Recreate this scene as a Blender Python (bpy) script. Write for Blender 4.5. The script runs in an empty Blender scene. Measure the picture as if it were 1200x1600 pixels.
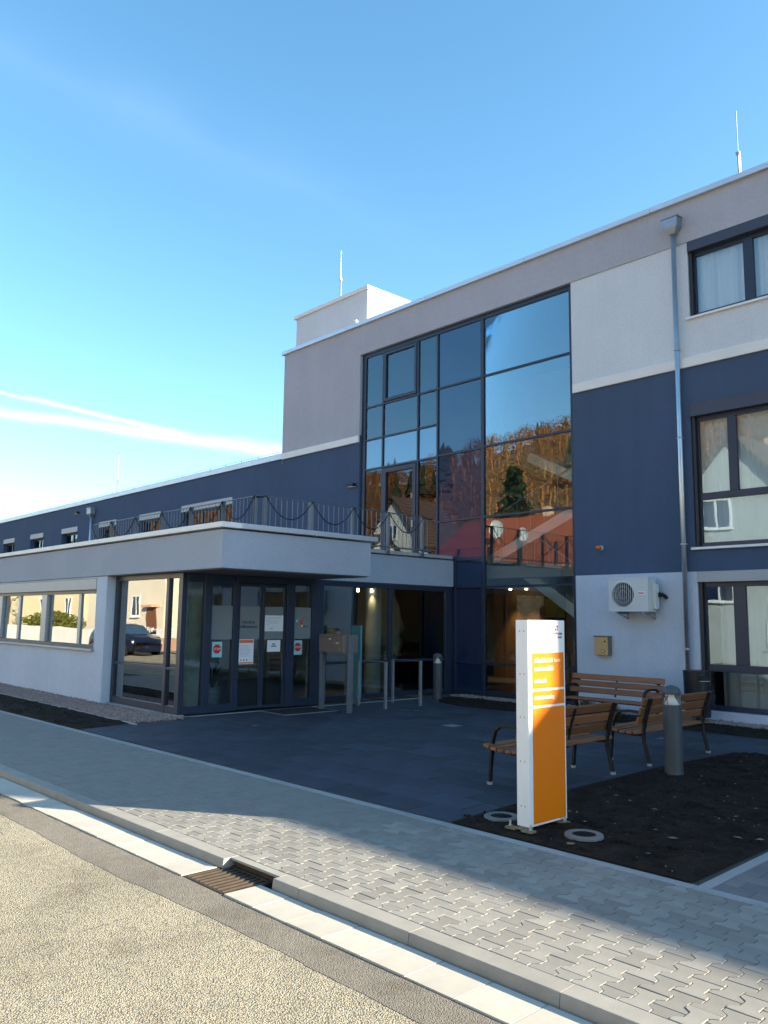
import bpy, bmesh, math, random
from math import radians, sin, cos, pi
from mathutils import Vector, Matrix
random.seed(7)
S = bpy.context.scene
COL = S.collection

# ------------------------------------------------------------------ camera, sky, sun, exposure
FPX, YAW, PITCH, ROLL, EYE = 1265.25, radians(47.263), radians(7.5025), radians(0.7597), 1.75
FW = Vector((-sin(YAW) * cos(PITCH), cos(YAW) * cos(PITCH), sin(PITCH)))
_r = Vector((cos(YAW), sin(YAW), 0)); _u = _r.cross(FW)
RT = _r * cos(ROLL) + _u * sin(ROLL)
UP = -_r * sin(ROLL) + _u * cos(ROLL)
cam_data = bpy.data.cameras.new('camera')
cam = bpy.data.objects.new('camera', cam_data); COL.objects.link(cam)
cam.matrix_world = Matrix(((RT.x, UP.x, -FW.x, 0), (RT.y, UP.y, -FW.y, 0), (RT.z, UP.z, -FW.z, EYE), (0, 0, 0, 1)))
cam_data.sensor_fit = 'VERTICAL'; cam_data.sensor_height = 36; cam_data.lens = FPX / 1600 * 36
cam_data.clip_start = 0.05; cam_data.clip_end = 5000
S.camera = cam

SUN = Vector((2.16, 1.50, 1.0)).normalized()
SUN_EL = math.asin(SUN.z); SUN_AZ = math.atan2(SUN.x, SUN.y)
sun_data = bpy.data.lights.new('sun', 'SUN'); sun_data.energy = 5.0; sun_data.angle = radians(0.55); sun_data.color = (1.0, 0.88, 0.68)
sun = bpy.data.objects.new('sun', sun_data); COL.objects.link(sun)
sun.rotation_euler = SUN.to_track_quat('Z', 'Y').to_euler(); sun.location = (40, 40, 60)

W = bpy.data.worlds.new('World'); S.world = W; W.use_nodes = True
nt = W.node_tree; nt.nodes.clear()
def wn(t, **k):
    n = nt.nodes.new(t)
    for a, b in k.items(): setattr(n, a, b)
    return n
def wmath(op, a, b=None, c=None, clamp=False):
    n = wn('ShaderNodeMath', operation=op, use_clamp=clamp)
    for i, v in enumerate((a, b, c)):
        if v is None: continue
        if isinstance(v, (int, float)): n.inputs[i].default_value = v
        else: nt.links.new(v, n.inputs[i])
    return n.outputs[0]
sky = wn('ShaderNodeTexSky', sky_type='NISHITA', sun_disc=False, sun_elevation=SUN_EL, sun_rotation=SUN_AZ,
         altitude=300, air_density=1.0, dust_density=0.6, ozone_density=2.2)
geo = wn('ShaderNodeTexCoord')
def pix_dir(x, y): return (FW + RT * ((x - 600) / FPX) - UP * ((y - 800) / FPX)).normalized()
def dot(v):
    n = wn('ShaderNodeVectorMath', operation='DOT_PRODUCT'); nt.links.new(geo.outputs['Generated'], n.inputs[0]); n.inputs[1].default_value = v
    return n.outputs['Value']
noise = wn('ShaderNodeTexNoise'); noise.inputs['Scale'].default_value = 9; noise.inputs['Detail'].default_value = 6
mapn = wn('ShaderNodeMapping'); mapn.inputs['Scale'].default_value = (1, 1, 3.0)
nt.links.new(geo.outputs['Generated'], mapn.inputs[0]); nt.links.new(mapn.outputs[0], noise.inputs['Vector'])
cloud = None
# two fading vapour trails low over the roof of the long wing, as great circles on the sky
for (a, b, w, s) in (((0, 613), (450, 716), 0.0070, .42), ((0, 645), (450, 706), 0.0125, .5), ((-80, 40), (420, 270), 0.07, .028)):
    A, B = pix_dir(*a), pix_dir(*b); N = A.cross(B).normalized(); M = (A + B).normalized(); T = N.cross(M)
    dist = wmath('ABSOLUTE', wmath('ADD', dot(N), wmath('MULTIPLY', wmath('SUBTRACT', noise.outputs['Fac'], .5), .018)))
    along = dot(T)
    wid = wmath('ADD', wmath('MULTIPLY', along, .012 if T.dot(B) > 0 else -.012), w)
    m = wmath('SUBTRACT', 1.0, wmath('DIVIDE', dist, wmath('MAXIMUM', wid, .005)), clamp=True)
    m = wmath('MULTIPLY', wmath('MULTIPLY', m, m), wmath('MULTIPLY', noise.outputs['Fac'], 1.7))
    fr = wmath('GREATER_THAN', dot(M), 0.2)
    end = wmath('SUBTRACT', 1.0, wmath('MULTIPLY', wmath('ABSOLUTE', along), 2.2), clamp=True)
    m = wmath('MULTIPLY', wmath('MULTIPLY', m, fr), wmath('MULTIPLY', end, s))
    cloud = m if cloud is None else wmath('MAXIMUM', cloud, m)
# a haze of thin high cloud
mix = wn('ShaderNodeMix', data_type='RGBA'); mix.inputs['B'].default_value = (9.5, 10.0, 10.6, 1)
nt.links.new(wmath('MULTIPLY', cloud, .75), mix.inputs['Factor']); nt.links.new(sky.outputs[0], mix.inputs['A'])
hsv = wn('ShaderNodeHueSaturation'); hsv.inputs['Saturation'].default_value = 1.15; hsv.inputs['Hue'].default_value = .487; nt.links.new(mix.outputs['Result'], hsv.inputs['Color'])
bg = wn('ShaderNodeBackground'); bg.inputs['Strength'].default_value = 0.118; nt.links.new(hsv.outputs[0], bg.inputs[0])
wo = wn('ShaderNodeOutputWorld'); nt.links.new(bg.outputs[0], wo.inputs[0])
S.view_settings.view_transform = 'Standard'; S.view_settings.look = 'None'; S.view_settings.exposure = 1.72; S.view_settings.gamma = 1
S.cycles.use_denoising = True
S.cycles.max_bounces = 8; S.cycles.transparent_max_bounces = 24; S.cycles.glossy_bounces = 5; S.cycles.diffuse_bounces = 4
S.cycles.sample_clamp_indirect = 8

# ------------------------------------------------------------------ materials
MATS = {}
def new_mat(name):
    m = bpy.data.materials.new(name); m.use_nodes = True; MATS[name] = m
    n = m.node_tree.nodes; n.clear()
    out = n.new('ShaderNodeOutputMaterial')
    return m, m.node_tree, out
def pbsdf(t, out):
    b = t.nodes.new('ShaderNodeBsdfPrincipled'); t.links.new(b.outputs[0], out.inputs[0]); return b
def tex_noise(t, scale, detail=4, rough=.55, coord='Object', stretch=None):
    tc = t.nodes.new('ShaderNodeTexCoord'); n = t.nodes.new('ShaderNodeTexNoise')
    n.inputs['Scale'].default_value = scale; n.inputs['Detail'].default_value = detail; n.inputs['Roughness'].default_value = rough
    if stretch:
        mp = t.nodes.new('ShaderNodeMapping'); mp.inputs['Scale'].default_value = stretch
        t.links.new(tc.outputs[coord], mp.inputs[0]); t.links.new(mp.outputs[0], n.inputs['Vector'])
    else: t.links.new(tc.outputs[coord], n.inputs['Vector'])
    return n.outputs['Fac']
def ramp(t, fac, stops):
    r = t.nodes.new('ShaderNodeValToRGB'); t.links.new(fac, r.inputs[0])
    e = r.color_ramp.elements
    while len(e) < len(stops): e.new(.5)
    for i, (p, c) in enumerate(stops): e[i].position = p; e[i].color = (*c, 1)
    return r.outputs[0]
def scl(c, k): return tuple(min(1, v * k) for v in c)
def mixc(t, fac, a, b, mode='MIX'):
    n = t.nodes.new('ShaderNodeMix'); n.data_type = 'RGBA'; n.blend_type = mode
    if isinstance(fac, float): n.inputs['Factor'].default_value = fac
    else: t.links.new(fac, n.inputs['Factor'])
    for s, v in (('A', a), ('B', b)):
        if isinstance(v, tuple): n.inputs[s].default_value = (*v, 1)
        else: t.links.new(v, n.inputs[s])
    return n.outputs['Result']
def bump(t, b, fac, strength, dist=.01, prev=None):
    n = t.nodes.new('ShaderNodeBump'); n.inputs['Strength'].default_value = strength; n.inputs['Distance'].default_value = dist
    t.links.new(fac, n.inputs['Height'])
    if prev is not None: t.links.new(prev, n.inputs['Normal'])
    if b is not None: t.links.new(n.outputs[0], b.inputs['Normal'])
    return n.outputs[0]
def simple(name, c, rough=.6, metal=0.0, var=.10, nscale=6, bscale=90, bstr=.15, bdist=.004, spec=.5, per_object=0.0, stretch=None):
    """solid colour broken by large blotches, fine grain relief and, for loose pieces, a tint of each piece's own"""
    m, t, out = new_mat(name); b = pbsdf(t, out)
    f = tex_noise(t, nscale, 5, .6, stretch=stretch)
    col = ramp(t, f, [(.25, scl(c, 1 - var)), (.75, scl(c, 1 + var))])
    if per_object:
        oi = t.nodes.new('ShaderNodeObjectInfo')
        r = ramp(t, oi.outputs['Random'], [(0, (1 - per_object,) * 3), (1, (1 + per_object * .6,) * 3)])
        col = mixc(t, 1.0, col, r, 'MULTIPLY')
    t.links.new(col, b.inputs['Base Color'])
    b.inputs['Roughness'].default_value = rough; b.inputs['Metallic'].default_value = metal; b.inputs['Specular IOR Level'].default_value = spec
    if bstr: bump(t, b, tex_noise(t, bscale, 3, .6), bstr, bdist)
    return m
def plaster(name, c, streak=.05):
    m, t, out = new_mat(name); b = pbsdf(t, out)
    big = tex_noise(t, .6, 5, .6); st = tex_noise(t, 2.2, 4, .6, stretch=(1.6, 1.6, .12))
    col = ramp(t, big, [(.3, scl(c, .94)), (.7, scl(c, 1.05))])
    col = mixc(t, 1.0, col, ramp(t, st, [(.35, (1 - streak,) * 3), (.65, (1, 1, 1))]), 'MULTIPLY')
    md = tex_noise(t, 26, 4, .7); col = mixc(t, 1.0, col, ramp(t, md, [(.3, (.90,) * 3), (.7, (1.06,) * 3)]), 'MULTIPLY')
    fine = tex_noise(t, 170, 2, .5)
    col = mixc(t, 1.0, col, ramp(t, fine, [(.3, (.88,) * 3), (.6, (1.03,) * 3)]), 'MULTIPLY')
    t.links.new(col, b.inputs['Base Color']); b.inputs['Roughness'].default_value = .92; b.inputs['Specular IOR Level'].default_value = .2
    bump(t, b, fine, .55, .006)
    return m
plaster('plaster_mid', (.46, .465, .51), .03); plaster('plaster_light', (.70, .735, .77), .03); plaster('plaster_blue', (.074, .112, .188), .06)
plaster('plaster_ground', (.56, .63, .73), .03); plaster('fascia', (.385, .42, .485), .025)
simple('frame', (.018, .030, .058), .38, .0, .06, 3, 200, .03)
simple('frame_dark', (.012, .014, .020), .45, .0, .06, 3, 200, .03)
simple('coping', (.62, .64, .67), .38, .55, .06, 2, 60, .04)
simple('flashing', (.80, .78, .75), .5, .0, .05, 2, 60, .04)
simple('zinc', (.55, .60, .64), .36, .85, .12, 4, 40, .06)
simple('galvanised', (.34, .38, .42), .45, .7, .18, 30, 60, .08)
simple('roller', (.36, .38, .40), .5, .2, .05, 3, 100, .03)
simple('roller_dark', (.050, .062, .095), .5, .1, .05, 3, 100, .03)
simple('roof_gravel', (.25, .24, .23), .95, 0, .25, 30, 60, .6, .02)
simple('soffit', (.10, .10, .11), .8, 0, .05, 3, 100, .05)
simple('interior_wall', (.30, .27, .23), .9, 0, .05, 2, 80, .05)
simple('interior_brown', (.30, .15, .06), .7, 0, .25, 3, 80, .05)
simple('interior_floor', (.10, .09, .08), .35, 0, .10, 2, 80, .03)
simple('concrete_column', (.34, .38, .37), .8, 0, .18, 7, 70, .25, .004)
simple('stair_white', (.78, .80, .77), .7, 0, .05, 3, 80, .05)
simple('white_board', (.80, .80, .80), .4, 0, .02, 3, 100, .02)
simple('sign_white', (.80, .80, .80), .30, .0, .02, 3, 120, .02)
simple('sign_orange', (.82, .20, .005), .32, 0, .03, 3, 120, .02)
simple('print_black', (.015, .015, .02), .6, 0, .0, 3, 120, 0)
simple('print_white', (.82, .82, .82), .5, 0, .0, 3, 120, 0)
simple('print_red', (.55, .02, .025), .5, 0, .05, 3, 120, 0)
simple('print_orange', (.75, .16, .04), .5, 0, .05, 3, 120, 0)
simple('print_green', (.05, .32, .10), .5, 0, .05, 3, 120, 0)
simple('print_cyan', (.18, .55, .60), .5, 0, .05, 3, 120, 0)
simple('print_yellow', (.80, .60, .10), .5, 0, .05, 3, 120, 0)
simple('paper', (.74, .78, .82), .7, 0, .02, 3, 120, 0)
simple('paper_cyan', (.30, .62, .66), .6, 0, .02, 3, 120, 0)
simple('steel_black', (.012, .012, .014), .5, .3, .1, 6, 90, .1)
simple('bollard_grey', (.060, .072, .080), .5, .1, .10, 5, 160, .12, .002)
simple('bin_black', (.018, .020, .026), .42, .2, .1, 6, 90, .06)
simple('ac_white', (.62, .63, .62), .42, 0, .05, 3, 120, .03)
simple('ac_dark', (.03, .035, .045), .5, .2, .1, 6, 90, .05)
simple('brass', (.62, .45, .20), .42, .55, .08, 5, 90, .06)
simple('post_grey', (.17, .20, .235), .45, .5, .12, 8, 90, .06)
simple('box_brown', (.20, .17, .145), .45, .35, .05, 4, 120, .05)
simple('teal_panel', (.09, .26, .30), .28, 0, .10, 3, 60, .03)
simple('beacon_orange', (.80, .16, .02), .2, 0, .05, 4, 90, 0)
simple('mat', (.010, .011, .016), .97, 0, .2, 60, 260, .8, .006)
simple('slab', (.031, .040, .061), .70, 0, .30, 2.5, 130, .25, .003, per_object=.34)
simple('ring_concrete', (.17, .17, .165), .85, 0, .1, 9, 120, .25, .003)
simple('edging', (.31, .32, .32), .85, 0, .10, 5, 120, .25, .003, per_object=.08)
simple('path_block', (.17, .165, .165), .85, 0, .15, 5, 150, .3, .004, per_object=.15)
simple('paver', (.250, .238, .212), .88, 0, .13, 5, 150, .40, .004, per_object=.20)
simple('kerb', (.29, .275, .245), .88, 0, .13, 5, 150, .40, .004, per_object=.10)
simple('gutter', (.45, .42, .36), .85, 0, .10, 4, 120, .25, .003, per_object=.07)
simple('joint_sand', (.055, .050, .042), .98, 0, .25, 20, 120, .4)
simple('cast_iron', (.075, .055, .038), .7, .5, .25, 12, 90, .2)
simple('garland', (.012, .020, .020), .8, 0, .3, 20, 90, .1)
simple('curtain', (.74, .78, .82), .9, 0, .03, 3, 100, .03)
simple('leaf_green', (.045, .095, .025), .7, 0, .35, 20, 90, .1)
simple('leaf_dark', (.020, .042, .016), .7, 0, .4, 1.2, 90, .1)
simple('leaf_olive', (.17, .19, .035), .7, 0, .35, 1.5, 90, .1)
simple('bark', (.11, .085, .065), .9, 0, .3, 6, 40, .5)
simple('cream_wall', (.72, .66, .52), .9, 0, .05, 1, 60, .2)
simple('yellow_wall', (.74, .64, .40), .9, 0, .05, 1, 60, .2)
simple('white_wall', (.76, .73, .67), .9, 0, .10, 1, 60, .2)
simple('grey_house', (.44, .47, .47), .9, 0, .05, 1, 60, .2)
simple('salmon_wall', (.62, .38, .24), .9, 0, .08, 1, 60, .2)
simple('car_paint', (.016, .020, .040), .22, .3, .05, 3, 60, 0)
simple('tyre', (.014, .014, .015), .85, 0, .1, 10, 60, .1)
simple('chrome', (.55, .56, .58), .2, .9, .05, 4, 60, 0)
simple('dish_white', (.70, .68, .62), .5, 0, .05, 4, 60, .02)
simple('pot', (.22, .23, .24), .6, 0, .1, 5, 60, .1)
simple('straw', (.22, .17, .10), .9, 0, .35, 40, 90, .1)
simple('pebble', (.27, .195, .17), .8, 0, .75, 24, 90, .2)
simple('yellow_panel', (.70, .58, .16), .6, 0, .04, 3, 60, 0)

def soil_mat():
    m, t, out = new_mat('soil'); b = pbsdf(t, out)
    f = tex_noise(t, 3.5, 8, .7); g = tex_noise(t, 45, 5, .7)
    c = ramp(t, f, [(.3, (.012, .0095, .008)), (.7, (.048, .036, .028))])
    c = mixc(t, 1.0, c, ramp(t, g, [(.35, (.6,) * 3), (.62, (1.0,) * 3), (.74, (2.0, 1.8, 1.6))]), 'MULTIPLY')
    t.links.new(c, b.inputs['Base Color']); b.inputs['Roughness'].default_value = .97; b.inputs['Specular IOR Level'].default_value = .15
    n = bump(t, None, f, .5, .06); bump(t, b, g, .9, .03, n)
soil_mat()
def road_mat(name, c, scale, bd, contrast):
    m, t, out = new_mat(name); b = pbsdf(t, out)
    tc = t.nodes.new('ShaderNodeTexCoord'); v = t.nodes.new('ShaderNodeTexVoronoi'); v.inputs['Scale'].default_value = scale; v.inputs['Randomness'].default_value = 1
    v.feature = 'SMOOTH_F1'; v.inputs['Smoothness'].default_value = .35
    t.links.new(tc.outputs['Object'], v.inputs['Vector'])
    v2 = t.nodes.new('ShaderNodeTexVoronoi'); v2.inputs['Scale'].default_value = scale; t.links.new(tc.outputs['Object'], v2.inputs['Vector'])
    big = tex_noise(t, .45, 6, .65); mid = tex_noise(t, 14, 4, .6)
    col = ramp(t, big, [(.3, scl(c, .78)), (.7, scl(c, 1.10))])
    st = tex_noise(t, 1.7, 6, .7); col = mixc(t, 1.0, col, ramp(t, st, [(.36, (.80, .79, .78)), (.5, (1.0, 1.0, 1.0)), (.68, (1.05, 1.05, 1.04))]), 'MULTIPLY')
    col = mixc(t, 1.0, col, ramp(t, mid, [(.3, (.9,) * 3), (.7, (1.08,) * 3)]), 'MULTIPLY')
    col = mixc(t, 1.0, col, ramp(t, v.outputs['Distance'], [(.30, (1.06,) * 3), (.62, (1 - contrast,) * 3)]), 'MULTIPLY')
    sep = t.nodes.new('ShaderNodeSeparateColor'); t.links.new(v2.outputs['Color'], sep.inputs[0])
    col = mixc(t, 1.0, col, ramp(t, sep.outputs[0], [(0, (.86, .84, .80)), (.5, (1.0, 1.0, 1.0)), (1, (1.12, 1.10, 1.04))]), 'MULTIPLY')
    t.links.new(col, b.inputs['Base Color']); b.inputs['Roughness'].default_value = .9; b.inputs['Specular IOR Level'].default_value = .25
    inv = t.nodes.new('ShaderNodeMath'); inv.operation = 'SUBTRACT'; inv.inputs[0].default_value = 1; t.links.new(v.outputs['Distance'], inv.inputs[1])
    bump(t, b, inv.outputs[0], 1.0, bd)
road_mat('road', (.50, .445, .335), 115, .0055, .55)
road_mat('road_patch', (.255, .228, .19), 140, .004, .25)

def wood_mat():
    m, t, out = new_mat('bench_wood'); b = pbsdf(t, out)
    f = tex_noise(t, 9, 6, .65, stretch=(.35, 6, 6)); oi = t.nodes.new('ShaderNodeObjectInfo')
    c = ramp(t, f, [(.25, (.135, .050, .018)), (.55, (.25, .098, .036)), (.8, (.32, .145, .06))])
    c = mixc(t, 1.0, c, ramp(t, oi.outputs['Random'], [(0, (.72,) * 3), (1, (1.2,) * 3)]), 'MULTIPLY')
    t.links.new(c, b.inputs['Base Color']); b.inputs['Roughness'].default_value = .55
    bump(t, b, f, .25, .003)
wood_mat()
def roof_mat(name, c):
    m, t, out = new_mat(name); b = pbsdf(t, out)
    tc = t.nodes.new('ShaderNodeTexCoord')
    w = t.nodes.new('ShaderNodeTexWave'); w.wave_type = 'BANDS'; w.bands_direction = 'X'; w.inputs['Scale'].default_value = 1.3; w.inputs['Distortion'].default_value = .3
    t.links.new(tc.outputs['Object'], w.inputs['Vector'])
    w2 = t.nodes.new('ShaderNodeTexWave'); w2.wave_type = 'BANDS'; w2.bands_direction = 'Z'; w2.wave_profile = 'SAW'; w2.inputs['Scale'].default_value = 1.6
    t.links.new(tc.outputs['Object'], w2.inputs['Vector'])
    f = tex_noise(t, 1.5, 6, .7)
    col = ramp(t, f, [(.3, scl(c, .7)), (.7, scl(c, 1.2))])
    col = mixc(t, 1.0, col, ramp(t, w.outputs['Fac'], [(0, (.40,) * 3), (.45, (1.08,) * 3)]), 'MULTIPLY')
    t.links.new(col, b.inputs['Base Color']); b.inputs['Roughness'].default_value = .8
    n = bump(t, None, w.outputs['Fac'], .8, .05); bump(t, b, w2.outputs['Fac'], .6, .03, n)
roof_mat('roof_red', (.42, .085, .030)); roof_mat('roof_brown', (.16, .095, .07))
def hill_mat(name, stops, scale):
    m, t, out = new_mat(name); b = pbsdf(t, out)
    f = tex_noise(t, scale, 8, .75); g = tex_noise(t, scale * 14, 4, .7)
    c = ramp(t, f, stops); c = mixc(t, 1.0, c, ramp(t, g, [(.3, (.75,) * 3), (.7, (1.2,) * 3)]), 'MULTIPLY')
    t.links.new(c, b.inputs['Base Color']); b.inputs['Roughness'].default_value = .95
hill_mat('hill_floor', [(.3, (.11, .05, .025)), (.5, (.17, .085, .03)), (.7, (.13, .11, .04))], .03)
hill_mat('autumn_leaves', [(.3, (.22, .065, .022)), (.5, (.34, .125, .032)), (.62, (.25, .145, .045)), (.75, (.13, .115, .045))], .025)
simple('conifer', (.022, .034, .018), .9, 0, .5, .4, 20, .1)
simple('meadow', (.075, .085, .035), .95, 0, .4, .3, 20, .2)

def glass_mat(name, r0, tint, rtint=(1, 1, 1), wob=.010):
    """coated double glazing: mirror share rising towards grazing, the rest straight through with a tint"""
    m, t, out = new_mat(name)
    gl = t.nodes.new('ShaderNodeBsdfGlossy'); gl.inputs['Roughness'].default_value = 0.0; gl.inputs['Color'].default_value = (*rtint, 1)
    tr = t.nodes.new('ShaderNodeBsdfTransparent'); tr.inputs['Color'].default_value = (*tint, 1)
    fr = t.nodes.new('ShaderNodeFresnel'); fr.inputs['IOR'].default_value = 1.45
    ml = t.nodes.new('ShaderNodeMath'); ml.operation = 'MULTIPLY_ADD'; ml.use_clamp = True
    ml.inputs[1].default_value = 1 - r0; ml.inputs[2].default_value = r0; t.links.new(fr.outputs[0], ml.inputs[0])
    mx = t.nodes.new('ShaderNodeMixShader'); t.links.new(ml.outputs[0], mx.inputs[0]); t.links.new(tr.outputs[0], mx.inputs[1]); t.links.new(gl.outputs[0], mx.inputs[2])
    n = bump(t, None, tex_noise(t, .8, 2, .4), .6, wob); t.links.new(n, gl.inputs['Normal'])
    t.links.new(mx.outputs[0], out.inputs[0])
glass_mat('glass', .075, (.93, .97, .96), (.76, .90, 1.0), .004)
glass_mat('glass_low', .30, (.80, .88, .86), (1, 1, 1), .006)
glass_mat('glass_dark', .055, (.82, .88, .88), (.9, .97, 1.0), .005)
glass_mat('glass_view', .04, (.93, .96, .97), (.9, .97, 1.0), .005)
glass_mat('glass_clear', .04, (.95, .97, .97), (1, 1, 1), 0.0)
def spandrel(name, c, r0):
    m, t, out = new_mat(name); b = t.nodes.new('ShaderNodeBsdfDiffuse'); b.inputs['Color'].default_value = (*c, 1)
    gl = t.nodes.new('ShaderNodeBsdfGlossy'); gl.inputs['Roughness'].default_value = 0.015
    f = tex_noise(t, 2.0, 4, .6); t.links.new(ramp(t, f, [(.3, (.66, .82, 1.0)), (.7, (.74, .88, 1.0))]), gl.inputs['Color'])
    fr = t.nodes.new('ShaderNodeFresnel'); fr.inputs['IOR'].default_value = 1.45
    ml = t.nodes.new('ShaderNodeMath'); ml.operation = 'MULTIPLY_ADD'; ml.use_clamp = True; ml.inputs[1].default_value = 1 - r0; ml.inputs[2].default_value = r0
    t.links.new(fr.outputs[0], ml.inputs[0])
    mx = t.nodes.new('ShaderNodeMixShader'); t.links.new(ml.outputs[0], mx.inputs[0]); t.links.new(b.outputs[0], mx.inputs[1]); t.links.new(gl.outputs[0], mx.inputs[2])
    n = bump(t, None, tex_noise(t, .8, 2, .4), .6, .006); t.links.new(n, gl.inputs['Normal'])
    t.links.new(mx.outputs[0], out.inputs[0])
spandrel('spandrel', (.018, .032, .075), .055); spandrel('spandrel_light', (.04, .08, .12), .15)
def frost_mat():
    m, t, out = new_mat('frosted'); d = t.nodes.new('ShaderNodeBsdfDiffuse'); d.inputs['Color'].default_value = (.30, .34, .36, 1)
    tr = t.nodes.new('ShaderNodeBsdfTransparent'); mx = t.nodes.new('ShaderNodeMixShader'); mx.inputs[0].default_value = .55
    t.links.new(tr.outputs[0], mx.inputs[1]); t.links.new(d.outputs[0], mx.inputs[2]); t.links.new(mx.outputs[0], out.inputs[0])
frost_mat()
def emit(name, c, s):
    m, t, out = new_mat(name); e = t.nodes.new('ShaderNodeEmission'); e.inputs[0].default_value = (*c, 1); e.inputs[1].default_value = s
    t.links.new(e.outputs[0], out.inputs[0])
emit('lamp_warm', (1.0, .72, .36), 1.6); emit('lamp_spot', (1.0, .80, .5), 5.0)

# ------------------------------------------------------------------ building helpers
class MB:
    def __init__(s): s.v = []; s.f = []
    def quad(s, *p):
        i = len(s.v); s.v += [tuple(q) for q in p]; s.f.append(tuple(range(i, i + len(p)))); return s
    def box(s, x0, x1, y0, y1, z0, z1):
        i = len(s.v)
        s.v += [(x0, y0, z0), (x1, y0, z0), (x1, y1, z0), (x0, y1, z0), (x0, y0, z1), (x1, y0, z1), (x1, y1, z1), (x0, y1, z1)]
        s.f += [tuple(i + k for k in q) for q in ((0, 3, 2, 1), (4, 5, 6, 7), (0, 1, 5, 4), (1, 2, 6, 5), (2, 3, 7, 6), (3, 0, 4, 7))]
        return s
    def prism(s, poly, z0, z1):
        i = len(s.v); n = len(poly)
        s.v += [(x, y, z0) for x, y in poly] + [(x, y, z1) for x, y in poly]
        s.f += [tuple(range(i + n - 1, i - 1, -1)), tuple(range(i + n, i + 2 * n))]
        s.f += [(i + k, i + (k + 1) % n, i + n + (k + 1) % n, i + n + k) for k in range(n)]
        return s
    def tube(s, pts, r, n=8, caps=True):
        pts = [Vector(p) for p in pts]; i0 = len(s.v); up = None
        for k, p in enumerate(pts):
            d = (pts[min(k + 1, len(pts) - 1)] - pts[max(k - 1, 0)]).normalized()
            if up is None: up = Vector((0, 0, 1)) if abs(d.z) < .9 else Vector((1, 0, 0))
            a = d.cross(up).normalized(); b = a.cross(d).normalized(); up = b
            rr = r[k] if isinstance(r, (list, tuple)) else r
            for q in range(n):
                an = 2 * pi * q / n; s.v.append(tuple(p + a * cos(an) * rr + b * sin(an) * rr))
        for k in range(len(pts) - 1):
            for q in range(n):
                a = i0 + k * n + q; b = i0 + k * n + (q + 1) % n; s.f.append((a, b, b + n, a + n))
        if caps: s.f += [tuple(range(i0 + n - 1, i0 - 1, -1)), tuple(range(len(s.v) - n, len(s.v)))]
        return s
    def lathe(s, prof, c=(0, 0, 0), n=24):
        i0 = len(s.v)
        for (r, z) in prof:
            for q in range(n):
                a = 2 * pi * q / n; s.v.append((c[0] + r * cos(a), c[1] + r * sin(a), c[2] + z))
        for k in range(len(prof) - 1):
            for q in range(n):
                a = i0 + k * n + q; b = i0 + k * n + (q + 1) % n; s.f.append((a, b, b + n, a + n))
        return s
    def flatbar(s, pts, w, th, side):
        """flat bar swept along pts; side = width direction, thickness in the plane of the path"""
        pts = [Vector(p) for p in pts]; side = Vector(side).normalized(); i0 = len(s.v)
        for k, p in enumerate(pts):
            d = (pts[min(k + 1, len(pts) - 1)] - pts[max(k - 1, 0)]).normalized(); nrm = d.cross(side).normalized()
            for a, b in ((-1, -1), (1, -1), (1, 1), (-1, 1)): s.v.append(tuple(p + side * a * w / 2 + nrm * b * th / 2))
        for k in range(len(pts) - 1):
            for q in range(4):
                a = i0 + k * 4 + q; b = i0 + k * 4 + (q + 1) % 4; s.f.append((a, b, b + 4, a + 4))
        s.f += [(i0 + 3, i0 + 2, i0 + 1, i0), tuple(range(len(s.v) - 4, len(s.v)))]
        return s
    def mesh(s, name, mat, smooth=False, bevel=0):
        me = bpy.data.meshes.new(name); me.from_pydata(s.v, [], s.f)
        if bevel:
            bm = bmesh.new(); bm.from_mesh(me); bmesh.ops.remove_doubles(bm, verts=bm.verts, dist=1e-5)
            es = [e for e in bm.edges if len(e.link_faces) == 2 and e.calc_face_angle(0) > .5]
            bmesh.ops.bevel(bm, geom=es, offset=bevel, segments=1, affect='EDGES', clamp_overlap=True); bm.to_mesh(me); bm.free()
        me.materials.append(MATS[mat])
        if smooth:
            for p in me.polygons: p.use_smooth = True
        me.update(); return me
    def build(s, name, mat, parent=None, smooth=False, bevel=0, label=None, cat=None, kind=None, group=None):
        return link(name, s.mesh(name, mat, smooth, bevel), parent, label, cat, kind, group)
def link(name, data, parent=None, label=None, cat=None, kind=None, group=None):
    o = bpy.data.objects.new(name, data); COL.objects.link(o)
    if parent is not None:
        o.parent = parent
        if parent.type == 'EMPTY' and 'world_base' in parent: o.matrix_parent_inverse = parent.matrix_basis.inverted() if parent.parent is None else Matrix.Translation(-Vector(parent['world_base']))
    return tag(o, label, cat, kind, group)
def tag(o, label=None, cat=None, kind=None, group=None):
    if label: o['label'] = label
    if cat: o['category'] = cat
    if kind: o['kind'] = kind
    if group: o['group'] = group
    return o
def empty(name, loc=(0, 0, 0), label=None, cat=None, kind=None, group=None, parent=None, rz=0, world=True):
    """world=True: children carry world coordinates; world=False: children are in the thing's own frame and it can be copied"""
    o = bpy.data.objects.new(name, None); COL.objects.link(o); o.empty_display_size = .2
    o.location = loc; o.rotation_euler = (0, 0, rz)
    if parent is not None:
        o.parent = parent; o.matrix_parent_inverse = Matrix.Translation(-Vector(parent.location)) if parent.parent is None else Matrix()
    if world: o['world_base'] = list(loc)
    o.matrix_basis = Matrix.Translation(loc) @ Matrix.Rotation(rz, 4, 'Z')
    return tag(o, label, cat, kind, group)
def copy_tree(o, parent=None):
    c = o.copy(); COL.objects.link(c)
    if parent is not None: c.parent = parent
    for ch in list(o.children): copy_tree(ch, c)
    return c
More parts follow.
